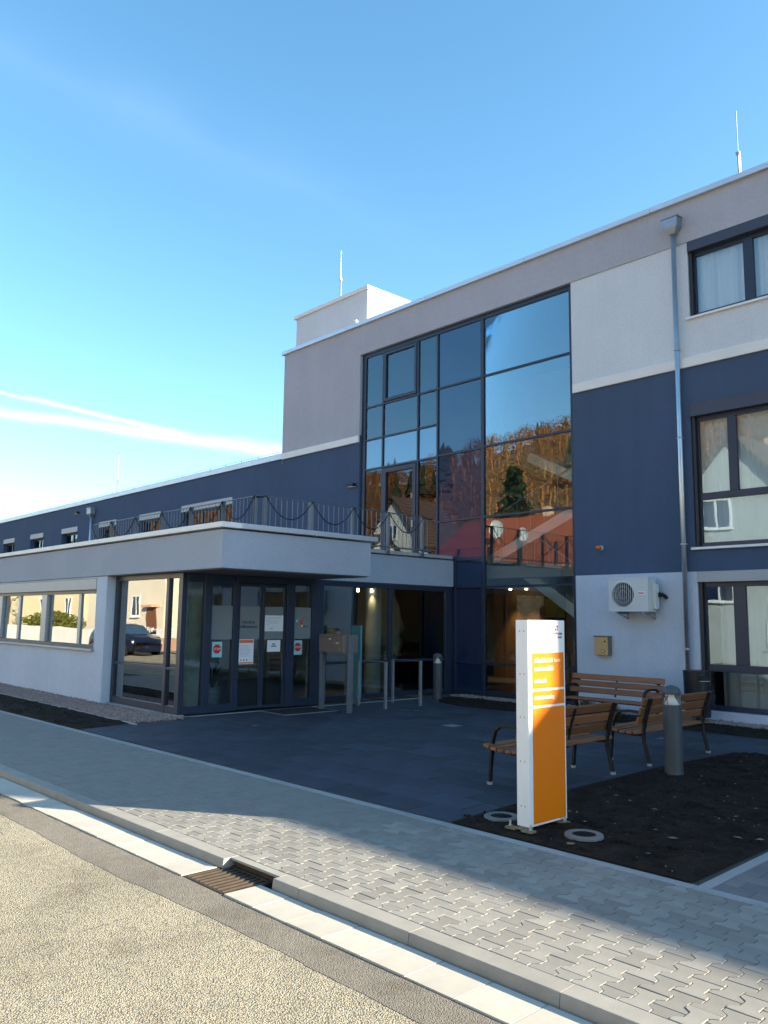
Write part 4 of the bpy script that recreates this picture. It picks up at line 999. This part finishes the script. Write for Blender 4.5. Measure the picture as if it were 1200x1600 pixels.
for x in (-8.60, -8.02):
    MB().prism([(0, 0)] * 0 or [(x - .02, 14.16), (x + .02, 14.16), (x + .02, YF), (x - .02, YF)], 1.905, 1.945).box(x - .02, x + .02, YF - .03, YF, 1.80, 1.905).build('bracket', 'galvanised', AC)
    MB().tube([(x, 14.17, 1.93), (x, YF - .02, 1.82)], .012, 6).tube([(x, 14.15, 1.925), (x, 14.17, 1.925)], .022, 8).build('bracket_strut', 'galvanised', AC)
# deposit box and beacon
NB = empty('deposit_box', (-9.14, 14.5, 1.2), 'small brass coloured box on the pale wall below the air conditioner', 'wall box')
MB().box(-9.29, -8.99, 14.44, YF, 1.08, 1.44).build('body', 'brass', NB, bevel=.006)
MB().box(-9.31, -8.97, 14.425, YF, 1.44, 1.465).build('lid', 'box_brown', NB, bevel=.004)
MB().box(-8.99, -8.975, 14.445, YF, 1.085, 1.44).build('side', 'box_brown', NB)
MB().box(-9.06, -9.03, 14.432, 14.441, 1.34, 1.37).build('lock', 'steel_black', NB); MB().box(-9.125, -9.065, 14.434, 14.441, 1.13, 1.19).build('label_frame', 'steel_black', NB); MB().box(-9.115, -9.075, 14.431, 14.4345, 1.14, 1.18).build('label_plate', 'print_white', NB)
BC = empty('warning_beacon', (-9.17, 14.5, 3.25), 'small orange beacon on the dark blue wall above the air conditioner', 'beacon')
MB().tube([(-9.17, YF, 3.25), (-9.17, 14.52, 3.25)], .05, 14).build('base', 'white_board', BC, smooth=False)
MB().tube([(-9.17, 14.52, 3.25), (-9.17, 14.46, 3.25), (-9.17, 14.43, 3.25), (-9.17, 14.415, 3.25)], [.048, .046, .036, .015], 14).build('lens', 'beacon_orange', BC, smooth=True)
for (x, z, lab) in ((-17.08, 5.42, 'small black wall lamp on the blue wall beside the glazed bay'), (-36.25, 6.3, 'tiny dark wall lamp on the far blue wing near the hopper')):
    wl = empty('wall_lamp', (x, YF, z), lab, 'lamp', group='wall lamps')
    MB().box(x - .14, x + .14, YF - .14, YF, z - .02, z + .07).build('housing', 'steel_black', wl, bevel=.006); MB().box(x - .12, x + .12, YF - .13, YF - .01, z - .03, z - .02).build('diffuser', 'white_board', wl)

# letterbox, stele, bike stands, mat
MBX = empty('letterbox', (-12.1, 10, 0), 'brown grey metal letterbox on two posts before the entrance', 'letterbox')
for x in (-12.53, -11.70): MB().box(x - .035, x + .035, 9.95, 10.05, 0, 1.44).build('post', 'post_grey', MBX, bevel=.004)
MB().box(-12.49, -11.74, 9.87, 10.22, 1.10, 1.44).build('box', 'box_brown', MBX, bevel=.005)
d = MB().box(-12.47, -12.10, 9.862, 9.872, 1.12, 1.40).build('door', 'box_brown', MBX, bevel=.002); MB().box(-12.45, -12.14, 9.858, 9.863, 1.385, 1.392).build('slot', 'steel_black', d); MB().box(-12.17, -12.11, 9.857, 9.862, 1.345, 1.365).build('name_plate', 'print_white', d); MB().tube([(-12.44, 9.855, 1.29), (-12.44, 9.865, 1.29)], .012, 8).build('lock', 'galvanised', d)
d = MB().box(-12.09, -11.76, 9.862, 9.872, 1.12, 1.42).build('door', 'box_brown', MBX, bevel=.002); MB().box(-11.97, -11.88, 9.857, 9.862, 1.275, 1.29).build('name_plate', 'print_white', d); MB().tube([(-12.05, 9.855, 1.28), (-12.05, 9.865, 1.28)], .012, 8).build('lock', 'galvanised', d); MB().box(-11.865, -11.845, 9.857, 9.862, 1.14, 1.19).build('bell_plate', 'galvanised', d)
MB().box(-12.15, -12.05, 9.95, 10.05, 1.44, 1.50).build('intercom', 'box_brown', MBX, bevel=.004)
ST = empty('glass_stele', (-12.75, 11.15, 0), 'tall narrow turquoise panel standing just behind the letterbox', 'panel')
MB().box(-12.98, -12.70, 11.12, 11.17, .12, 1.60).build('panel', 'teal_panel', ST, bevel=.004); MB().box(-12.95, -12.73, 11.115, 11.175, 0, .12).build('foot', 'galvanised', ST)
for k, (y, lab) in enumerate(((11.03, 'bicycle stand nearer the letterbox, a flat galvanised steel hoop'), (12.0, 'bicycle stand nearer the far bollard, a flat galvanised steel hoop'))):
    bs = empty('bicycle_stand', (-12.25, y, 0), lab, 'bike stand', group='bicycle stands')
    for x in (-12.66, -11.84): MB().box(x - .03, x + .03, y - .006, y + .034, 0, .893).build('upright', 'galvanised', bs, bevel=.002)
    MB().box(-12.69, -11.81, y - .006, y + .034, .895, .905).build('top_bar', 'galvanised', bs, bevel=.002)
mt = empty('door_mat', (-12.6, 9.5, 0), 'black door mat in front of the sliding entrance doors', 'mat')
MB().box(-12.93, -12.12, 8.86, 10.04, .002, .012).build('mat_fibre', 'mat', mt)
f = MB()
for r in ((-12.12, -12.105, 8.845, 10.055), (-12.93, -12.12, 8.845, 8.86), (-12.93, -12.12, 10.04, 10.055)): f.box(*r, .002, .014)
f.build('mat_frame', 'galvanised', mt)
# papers on the doors
def paper(name, y0, y1, z0, z1, mat, label, cat='notice', x=GX + .0135):
    o = empty(name, (x, y0, z0), label, cat); MB().box(x, x + .0012, y0, y1, z0, z1).build('sheet', mat, o); return o
for (y, z, lab) in ((7.87, 1.01, 'turquoise stop notice with red octagon on the left fixed pane'), (9.705, 1.02, 'turquoise stop notice with red octagon on the right fixed pane')):
    o = paper('stop_notice', y, y + .21, z, z + .28, 'paper_cyan', lab); xx = GX + .0150
    c = (y + .105, z + .15); mb = MB(); i = len(mb.v); n = 8
    mb.v += [(xx + dx, c[0] + .088 * cos(pi / 8 + k * pi / 4), c[1] + .088 * sin(pi / 8 + k * pi / 4)) for dx in (0, .001) for k in range(8)]
    mb.f += [tuple(range(8)), tuple(range(8, 16))] + [(k, (k + 1) % 8, 8 + (k + 1) % 8, 8 + k) for k in range(8)]
    mb.build('octagon', 'print_red', o); text('lettering', 'STOP', .062, 'print_white', (xx + .0012, c[0], c[1] - .022), ROT_PX, o, 'CENTER')
o = paper('door_poster', 8.44, 8.77, .87, 1.33, 'paper', 'white poster with orange bars low on the left sliding door', 'poster'); xx = GX + .0150
MB().box(xx, xx + .001, 8.455, 8.755, 1.262, 1.318).build('head_bar', 'print_orange', o); MB().box(xx, xx + .001, 8.455, 8.755, .882, .905).build('foot_bar', 'print_orange', o)
for k in range(9): MB().box(xx, xx + .001, 8.475, 8.475 + random.uniform(.17, .26), 1.21 - k * .024, 1.213 - k * .024).build('text_line', 'bollard_grey', o)
for k in range(3): MB().box(xx, xx + .001, 8.485 + k * .065, 8.51 + k * .065, .935, .955).build('symbol', 'print_black', o)
o = paper('door_letter', 9.01, 9.44, 1.48, 1.785, 'paper', 'white letter sheet with signature on the right sliding door')
for k in range(6): MB().box(xx, xx + .001, 9.04, 9.04 + (.34, .35, .12, .30, .28, .08)[k], 1.745 - k * .028, 1.748 - k * .028).build('text_line', 'bollard_grey', o)
MB().tube([(xx + .001, 9.11 + .012 * k, 1.53 + .018 * sin(k * 1.9)) for k in range(9)], .0025, 4).build('signature', 'print_black', o)
o = paper('door_note', 9.08, 9.385, 1.09, 1.31, 'paper', 'small pale note with two words low on the right sliding door')
for k, (a, b) in enumerate(((9.19, 9.26), (9.17, 9.29))): MB().box(xx, xx + .001, a, b, 1.225 - k * .04, 1.245 - k * .04).build('word', 'print_black', o)

# garland along the terrace railing
GL = empty('garland', (RX, RY, RZ), 'dark green festoon garland looped along the terrace railing', 'garland')
def swag(a, b, drop):
    a, b = Vector(a), Vector(b); pts = []; mb = MB(); n = 22
    for k in range(n + 1):
        t = k / n; p = a.lerp(b, t); p.z -= drop * 4 * t * (1 - t); pts.append(p)
    mb.tube(pts, .010, 5)
    for k in range(70):
        t = random.random(); p = a.lerp(b, t); p.z -= drop * 4 * t * (1 - t)
        d = Vector((random.uniform(-1, 1), random.uniform(-1, 1), random.uniform(-1, 1))).normalized() * random.uniform(.02, .038); e_ = d.cross(Vector((.3, .7, .2))).normalized() * .009
        mb.quad(p - e_, p + e_, p + d + e_ * .4, p + d - e_ * .4)
    mb.build('swag', 'garland', GL)
gp = [(x, RY - .04, RZ - .01) for x in PXS] + [(RX + .04, y, RZ - .01) for y in PYS] + [(RX + .04, 13.72, RZ - .03)]
for a, b in zip(gp, gp[1:]): swag(a, b, .42 if (Vector(a) - Vector(b)).length > .8 else .03)

# curtains and things inside the windows
def curtain(name, x0, x1, y, z0, z1, folds, amp, label, cat='curtain', mat='curtain', seed=0):
    rr = random.Random(seed); mb = MB(); n = folds * 8; ph = [rr.uniform(0, 6.28) for _ in range(4)]
    def off(t): return amp * (sin(t * folds * 6.28 + ph[0]) + .5 * sin(t * folds * 9.1 + ph[1]) + .35 * sin(t * folds * 2.7 + ph[2]))
    for k in range(n):
        a, b = k / n, (k + 1) / n; xa, xb = x0 + (x1 - x0) * a, x0 + (x1 - x0) * b
        for dy in (0, .004): mb.quad((xa, y + off(a) + dy, z0), (xb, y + off(b) + dy, z0), (xb, y + off(b) * .7 + dy, z1), (xa, y + off(a) * .7 + dy, z1))
    return mb.build(name, mat, None, smooth=True, label=label, cat=cat)
curtain('net_curtain', -7.05, -4.6, YF + .26, 7.5, 9.1, 11, .028, 'pale net curtain hanging in the top storey window', seed=3)
curtain('vertical_blind', -7.1, -4.6, YF + .24, 3.05, 5.75, 16, .012, 'pale vertical slat blind in the middle storey window', 'blind', seed=5)
curtain('window_curtain', -7.1, -4.6, YF + .8, .1, 2.6, 9, .03, 'pale curtain deep inside the ground storey window', seed=8)
curtain('yellow_curtain', -25.6, -23.4, YF + .5, 3.4, 5.5, 8, .03, 'yellow green curtain in the wide window behind the terrace railing', mat='leaf_olive', seed=9)
pc = MB().box(-14.47, -13.80, 19.93, 19.98, 1.85, 2.40).build('wall_picture', 'yellow_panel', None, bevel=.004, label='yellow picture on the brown wall inside the stairwell', cat='picture')
# potted plant inside the doors
pp = empty('potted_plant', (-13.75, 8.15, 0), 'arching house plant in a grey pot behind the entrance glass', 'plant')
MB().lathe([(0, 0), (.13, 0), (.17, .42), (.155, .42), (.14, .36), (0, .36)], (-13.75, 8.3, 0), 20).build('pot', 'pot', pp, smooth=False)
lf = MB()
for k in range(46):
    a = random.uniform(0, 6.28); r = random.uniform(.18, .45); h = random.uniform(.3, .75); pts = [(-13.75 + cos(a) * r * t, 8.3 + sin(a) * r * t, .4 + h * (1.7 * t - t * t * 1.05)) for t in (0, .25, .5, .75, 1)]
    w = .014; pr = Vector((-sin(a), cos(a), 0)) * w
    for p, q, s0, s1 in zip(pts, pts[1:], (1, 1, .9, .6), (1, .9, .6, .1)): lf.quad(Vector(p) - pr * s0, Vector(p) + pr * s0, Vector(q) + pr * s1, Vector(q) - pr * s1)
lf.build('leaves', 'leaf_dark', pp)
# small shrubs in the strip behind the bench
def tuft(x, y, h, r, n, label, mat='leaf_green'):
    t = empty('shrub', (x, y, 0), label, 'shrub', group='small shrubs at the facade'); mb = MB()
    for _ in range(n):
        a = random.uniform(0, 6.28); k = random.uniform(.1, 1) * r; q = Vector((x + cos(a) * k * .5, y + sin(a) * k * .5, .01)); tip = Vector((x + cos(a) * k, y + sin(a) * k, h * random.uniform(.5, 1) * (1 - .4 * k / r)))
        pr = Vector((-sin(a), cos(a), 0)) * .007; mb.quad(q - pr, q + pr, tip + pr * .5, tip - pr * .5)
    mb.build('leaves', mat, t)
    MB().tube([(x, y, 0), (x, y, h * .5)], .01, 5).build('stem', 'bark', t)
tuft(-8.95, 13.6, .36, .35, 320, 'low green shrub left behind the far bench'); tuft(-8.35, 13.5, .30, .30, 260, 'low green shrub right behind the far bench'); tuft(-13.0 + .9, 13.7, .1, .12, 30, 'tiny green sprout near the far bollard')

# ------------------------------------------------------------------ neighbour to the right and the far side of the road (seen in the glass)
NBR = empty('neighbour_building', (18, 20, 0), 'lower grey neighbouring building beyond the right end of the facade', 'building')
HN = 6.74
m = MB(); holes_wall(m, 'y', YF + .1, XR + .05, 34, -.1, HN, [(10 + 4 * k, 12 + 4 * k, z, z + 1.5) for k in range(6) for z in (.9, 3.9)], .15); m.build('wall', 'plaster_light', NBR)
MB().box(XR + .06, 33.9, YF + .5, 26, -.1, HN - .05).build('core', 'plaster_light', NBR); MB().box(XR + .03, 34.1, YF + .0, 26.1, HN, HN + .1).build('roof', 'coping', NBR)
for k in range(6):
    for z in (.9, 3.9):
        w = frame_rect(NBR, 'y', YF + .17, YF + .24, 10 + 4 * k, 12 + 4 * k, z, z + 1.5, .08, name='window'); pane(w, 'y', YF + .2, 10.08 + 4 * k, 11.92 + 4 * k, z + .08, z + 1.42, 'glass_dark')

def house(name, x0, x1, y0, y1, eave, ridge, axis, wall, roof, wins, label, door=None, over=.4):
    """gabled house; y1 is its street front. axis 'x': ridge along the street, 'y': gable to the street"""
    h = empty(name, ((x0 + x1) / 2, y1, 0), label, 'house', group='houses across the road')
    mb = MB(); holes_wall(mb, 'y', y1, x0, x1, -.2, eave, [], .1)
    for p in (((x0, y0), (x0, y1)), ((x1, y1), (x1, y0)), ((x1, y0), (x0, y0))): mb.quad((*p[0], -.2), (*p[1], -.2), (*p[1], eave), (*p[0], eave))
    xm, ym = (x0 + x1) / 2, (y0 + y1) / 2
    if axis == 'y':
        for y in (y0, y1): mb.quad((x0, y, eave), (x1, y, eave), (xm, y, ridge))
    else:
        for x in (x0, x1): mb.quad((x, y0, eave), (x, y1, eave), (x, ym, ridge))
    mb.build('wall', wall, h)
    r = MB(); t = .18
    if axis == 'y':
        k = (ridge - eave) / (xm - x0)
        for s, e in ((-1, x0 - over), (1, x1 + over)):
            ze = eave - k * over; pts = [(e, y0 - over, ze), (e, y1 + over, ze), (xm, y1 + over, ridge), (xm, y0 - over, ridge)]; r.quad(*[(x, y, z + .03) for x, y, z in pts]); r.quad(*[(x, y, z + t + .03) for x, y, z in pts])
            r.quad(*[(pts[1][0], pts[1][1], pts[1][2] + .03), (pts[2][0], pts[2][1], pts[2][2] + .03), (pts[2][0], pts[2][1], pts[2][2] + t), (pts[1][0], pts[1][1], pts[1][2] + t)])
    else:
        k = (ridge - eave) / (y1 - ym)
        for e in (y0 - over, y1 + over):
            ze = eave - k * over; pts = [(x0 - over, e, ze), (x1 + over, e, ze), (x1 + over, ym, ridge), (x0 - over, ym, ridge)]; r.quad(*[(x, y, z + .03) for x, y, z in pts]); r.quad(*[(x, y, z + t + .03) for x, y, z in pts])
            r.quad((x0 - over, e, ze + .03), (x1 + over, e, ze + .03), (x1 + over, e, ze + t + .03), (x0 - over, e, ze + t + .03))
    rf = r.build('roof', roof, h)
    MB().box(xm - .4, xm + .1, ym - .3, ym + .2, ridge - .8, ridge + .7).build('chimney', 'salmon_wall', rf)
    for (a, b, e, f) in wins:
        w = frame_rect(h, 'y', y1 + .0, y1 + .06, a, b, e, f, .09, 'white_board', 'window'); MB().box(a + .09, b - .09, y1 + .01, y1 + .02, e + .09, f - .09).build('pane', 'spandrel', w)
        MB().box((a + b) / 2 - .04, (a + b) / 2 + .04, y1 + .02, y1 + .055, e + .09, f - .09).build('glazing_bar', 'white_board', w); MB().box(a - .08, b + .08, y1 + .0, y1 + .14, e - .06, e).build('sill', 'white_board', w)
    if door:
        a, b, f = door; d = MB().box(a, b, y1 + .01, y1 + .05, 0, f).build('door', 'bench_wood', h); MB().box(a - .2, b + .2, y1 + .0, y1 + .4, f + .05, f + .2).build('door_hood', 'salmon_wall', h)
    return h
house('cream_house', -53.6, -43.4, -13, -8.2, 6.0, 7.8, 'x', 'cream_wall', 'roof_brown', [(-47.6, -46.2, 1.7, 3.0), (-51.6, -50.4, 1.7, 3.0), (-51.6, -50.4, 4.2, 5.4), (-47.4, -46.2, 4.2, 5.4)], 'cream house across the road with a hooded door', (-45.1, -44.1, 2.2))
house('white_gabled_house', -49.4, -42.6, -19, -14.2, 7.4, 11.2, 'y', 'white_wall', 'roof_brown', [(-46.6, -45.6, 8.0, 9.2)], 'tall white gabled house standing back from the road')
house('yellow_house', -70, -55.2, -20, -8.6, 5.4, 10.0, 'y', 'yellow_wall', 'roof_brown', [(-68, -66.6, 1.6, 3.0), (-62.8, -61.5, 1.6, 3.0), (-58.2, -57.0, 1.6, 3.0), (-58.2, -57.0, 4.0, 5.2)], 'yellow gabled house across the road furthest along')
hr = house('red_roofed_house', -38.6, -24.5, -20, -9.4, 4.9, 8.5, 'x', 'cream_wall', 'roof_red', [(-37.5, -36.2, 1.4, 2.7), (-33.6, -32.2, 1.4, 2.7), (-30, -28.6, 1.4, 2.7), (-27, -26, 1.4, 2.7)], 'cream house with long red tiled roof and satellite dishes across the road', (-31.9, -30.8, 2.2))
house('grey_house', -20.6, -12.6, -18, -8.6, 6.0, 10.6, 'y', 'grey_house', 'roof_brown', [(-18.2, -16.8, 2.7, 4.2), (-15.0, -13.8, 2.7, 4.2), (-18.2, -16.8, 6.2, 7.6), (-15.4, -14.2, .6, 1.8)], 'pale grey gabled house right across the road')
house('plain_house', -9.5, 3.0, -19, -9.0, 5.6, 9.6, 'x', 'cream_wall', 'roof_brown', [(-8, -6.6, 1.4, 2.7), (-4, -2.6, 1.4, 2.7), (0, 1.4, 1.4, 2.7), (-4, -2.6, 3.9, 5.0)], 'cream house with brown roof behind the camera', (-6, -5, 2.2))
for (x, y, z, r_) in ((-33.2, -11.2, 7.5, .55), (-31.0, -11.2, 7.0, .42)):
    d = MB(); n = 20
    for k, q in enumerate((0, .35, .7, 1.0)):
        for j in range(n): a = 2 * pi * j / n; d.v.append((x + cos(a) * r_ * q, y + .12 + .18 * (q * q - 1) * -1 * -.6, z + sin(a) * r_ * q))
    for k in range(3):
        for j in range(n): d.f.append((k * n + j, k * n + (j + 1) % n, (k + 1) * n + (j + 1) % n, (k + 1) * n + j))
    sd = d.build('satellite_dish', 'dish_white', hr, smooth=True); MB().tube([(x, y, z), (x, y - .1, z - .9)], .03, 6).tube([(x, y + .05, z - r_), (x, y + .55, z - .1)], .015, 5).build('mast', 'galvanised', sd)
# garden wall with picket fence, white wall with hedge
gw = empty('garden_wall', (-38, -6.3, 0), 'salmon garden wall topped by a white picket fence', 'wall')
MB().box(-45, -27, -6.45, -6.2, -.2, .62).build('base_wall', 'salmon_wall', gw)
for i in range(60):
    x = -45 + i * .3; MB().box(x, x + .11, -6.36, -6.33, .64, 1.15 + .04 * sin(i * .7)).build('picket', 'white_board', gw)
for z in (.74, 1.0): MB().box(-45, -27, -6.33, -6.31, z, z + .05).build('rail', 'white_board', gw)
MB().box(-72, -46.5, -6.5, -6.2, -.2, .95).build('white_garden_wall', 'white_wall', None, label='rough white garden wall before the yellow house', cat='wall')
def foliage(n, cx, cy, cz, rx, ry, rz, s, shell=.5):
    mb = MB()
    for _ in range(n):
        while True:
            p = Vector((random.uniform(-1, 1), random.uniform(-1, 1), random.uniform(-1, 1)))
            if p.length < 1 and p.length > shell * random.random(): break
        p = Vector((cx + p.x * rx, cy + p.y * ry, cz + p.z * rz)); a = Vector((random.gauss(0, 1), random.gauss(0, 1), random.gauss(0, 1))).normalized() * s * random.uniform(.6, 1.4); b = a.orthogonal().normalized() * s * random.uniform(.4, .8)
        mb.quad(p - a, p + b, p + a, p - b)
    return mb
hd = empty('hedge', (-58, -7.4, 0), 'olive green hedge behind the white garden wall', 'hedge'); foliage(2600, -57, -7.3, 1.1, 5.5, .6, .9, .11).build('leaves', 'leaf_olive', hd)
for i in range(6): MB().tube([(-61 + i * 1.6, -7.3, -.1), (-61 + i * 1.6, -7.3, 1.0)], .04, 5).build('stem', 'bark', hd)
bt = empty('bare_tree', (-66, -7.2, 0), 'bare leafless tree behind the white garden wall', 'tree')
def branch(mb, p, d, l, r, depth):
    q = p + d * l; mb.tube([p, p.lerp(q, .5) + Vector((random.uniform(-.05, .05),) * 3) * l, q], [r, r * .85, r * .7], 5, False)
    if depth:
        for _ in range(3): branch(mb, q, (d + Vector((random.uniform(-.7, .7), random.uniform(-.7, .7), random.uniform(-.1, .5)))).normalized(), l * .68, r * .55, depth - 1)
mb = MB(); branch(mb, Vector((-66, -7.2, -.2)), Vector((0, 0, 1)), 1.6, .12, 4); mb.build('trunk', 'bark', bt)
# evergreen behind the red roof
ev = empty('evergreen_tree', (-48, -32, 0), 'tall dark evergreen tree behind the red roof', 'tree')
MB().tube([(-48, -32, -.3), (-48, -32, 15)], [.35, .05], 8).build('trunk', 'bark', ev)
cr_ = MB()
for lv in range(14):
    z = 2.5 + lv; rr = 4.2 * (1 - lv / 15) + .3; f_ = foliage(int(60 + rr * 70), -48, -32, z, rr, rr, .9, .34); o_ = len(cr_.v); cr_.v += f_.v; cr_.f += [tuple(i + o_ for i in q) for q in f_.f]
cr_.build('crown', 'leaf_dark', ev)

# parked car
CAR = empty('parked_car', (-37, -2.8, 0), 'dark blue hatchback parked on the far side of the road', 'car', world=False); CAR.location = (-37.4, -3.3, -.1)
def car():
    # stations from tail (-2.1) to nose (2.1): half width, belt height, roof height, sill
    st = [(-2.08, .70, .80, .80), (-2.0, .80, .98, 1.05), (-1.75, .84, 1.0, 1.38), (-1.0, .87, .98, 1.46), (-.2, .88, .96, 1.47), (.35, .88, .95, 1.38), (1.0, .87, .94, .98), (1.55, .84, .86, .88), (1.95, .76, .70, .72), (2.08, .62, .58, .58)]
    mb = MB(); rings = []
    for (x, w, bh, rh) in st:
        k = max(0, rh - bh); rings.append([(x, w * .92, .22), (x, w, .42), (x, w * .99, bh * .82), (x, w * .93, bh), (x, w * .93 - .22 * min(1, k / .45), rh - .05 if k > .05 else rh), (x, w * .5, rh)])
    for r in rings: mb.v += r + [(x, -y, z) for x, y, z in reversed(r)]
    n = 12
    for k in range(len(rings) - 1):
        for q in range(n - 1): mb.f.append((k * n + q, k * n + q + 1, (k + 1) * n + q + 1, (k + 1) * n + q))
        mb.f.append((k * n + n - 1, k * n, (k + 1) * n, (k + 1) * n + n - 1))
    mb.f += [tuple(range(n)), tuple(range(len(mb.v) - 1, len(mb.v) - n - 1, -1))]
    body = mb.build('body', 'car_paint', CAR, smooth=True)
    g = MB()
    for s in (1, -1):
        for (xa, xb, xc, xd) in ((-1.55, -.75, -.75, -1.35), (-.68, .12, .05, -.68), (.2, .80, .32, .12)): g.quad((xa, s * .845, 1.0), (xb, s * .850, .985), (xc, s * .70, 1.34), (xd, s * .70, 1.36))
    g.quad((1.02, -.72, .985), (1.02, .72, .985), (.40, .56, 1.385), (.40, -.56, 1.385)); g.quad((-2.02, -.66, 1.03), (-2.02, .66, 1.03), (-1.80, .55, 1.36), (-1.80, -.55, 1.36))
    g.build('windows', 'spandrel_light', CAR)
    for s in (1, -1):
        MB().lathe([(0, 0)], n=3) if False else None
        hl = MB(); hl.box(1.86, 1.99, s * .62 - .13, s * .62 + .13, .56, .69); hl.build('headlight', 'white_board', CAR, bevel=.03)
        MB().box(.55, .75, s * .98 - .09, s * .98 + .06, .98, 1.10).build('mirror', 'car_paint', CAR, bevel=.03)
        for x in (-1.32, 1.28):
            w = MB().tube([(x, s * .70, .31), (x, s * .895, .31)], .31, 22).build('wheel', 'tyre', CAR); MB().tube([(x, s * .88, .31), (x, s * .905, .31)], .20, 14).build('rim', 'chrome', w)
    MB().box(2.03, 2.075, -.26, .26, .36, .47).build('number_plate', 'print_white', CAR); MB().box(1.98, 2.06, -.35, .35, .50, .58).build('grille', 'steel_black', CAR)
car()

# hillside with autumn woods
from mathutils import noise as ns
def hz(x, y):
    t = max(0, min(1, (-45 - y) / 170)); t = t * t * (3 - 2 * t)
    return -.3 + t * (65 + 5 * sin(x * .012 + 1) + .03 * (x + 200)) + ns.noise(Vector((x, y, 0)) * .012) * 6 * t
mb = MB(); NX, NY = 56, 34
for j in range(NY + 1):
    for i in range(NX + 1): x = -460 + i * 11.5; y = -40 - j * 9; mb.v.append((x, y, hz(x, y)))
for j in range(NY):
    for i in range(NX): a = j * (NX + 1) + i; mb.f.append((a, a + 1, a + NX + 2, a + NX + 1))
mb.build('hillside', 'hill_floor', None, smooth=True, kind='structure')
au, co = MB(), MB()
for _ in range(2700):
    y = -62 - random.random() ** 1.2 * 170; x = random.uniform(-400, 60); z = hz(x, y); r = random.uniform(2.4, 4.2); h = random.uniform(5, 9)
    if (ns.noise(Vector((x, y, 5)) * .02) > .50 or y < -216) and random.random() < .6:
        hh = h * 1.6; n = 7
        for lv in range(3):
            b = z + hh * (.1 + .28 * lv); tp = b + hh * .42; rr = r * (.8 - .2 * lv); i = len(co.v)
            co.v += [(x + cos(q * 6.283 / n + lv) * rr * random.uniform(.7, 1.2), y + sin(q * 6.283 / n + lv) * rr, b) for q in range(n)] + [(x, y, tp)]; co.f += [(i + q, i + (q + 1) % n, i + n) for q in range(n)]
    else:
        au.tube([(x, y, z), (x, y, z + h * .6)], .18, 3, False)
        f_ = foliage(95, x, y, z + h * .62, r, r, h * .45, .30, .2); o_ = len(au.v); au.v += f_.v; au.f += [tuple(i + o_ for i in q) for q in f_.f]
au.build('autumn_wood', 'autumn_leaves', None, kind='stuff', label='russet autumn wood covering the far hillside', cat='wood')
co.build('conifer_wood', 'conifer', None, kind='stuff', label='dark conifers standing along the crest of the far hill', cat='wood')

for o in bpy.data.objects:
    if 'world_base' in o: del o['world_base']
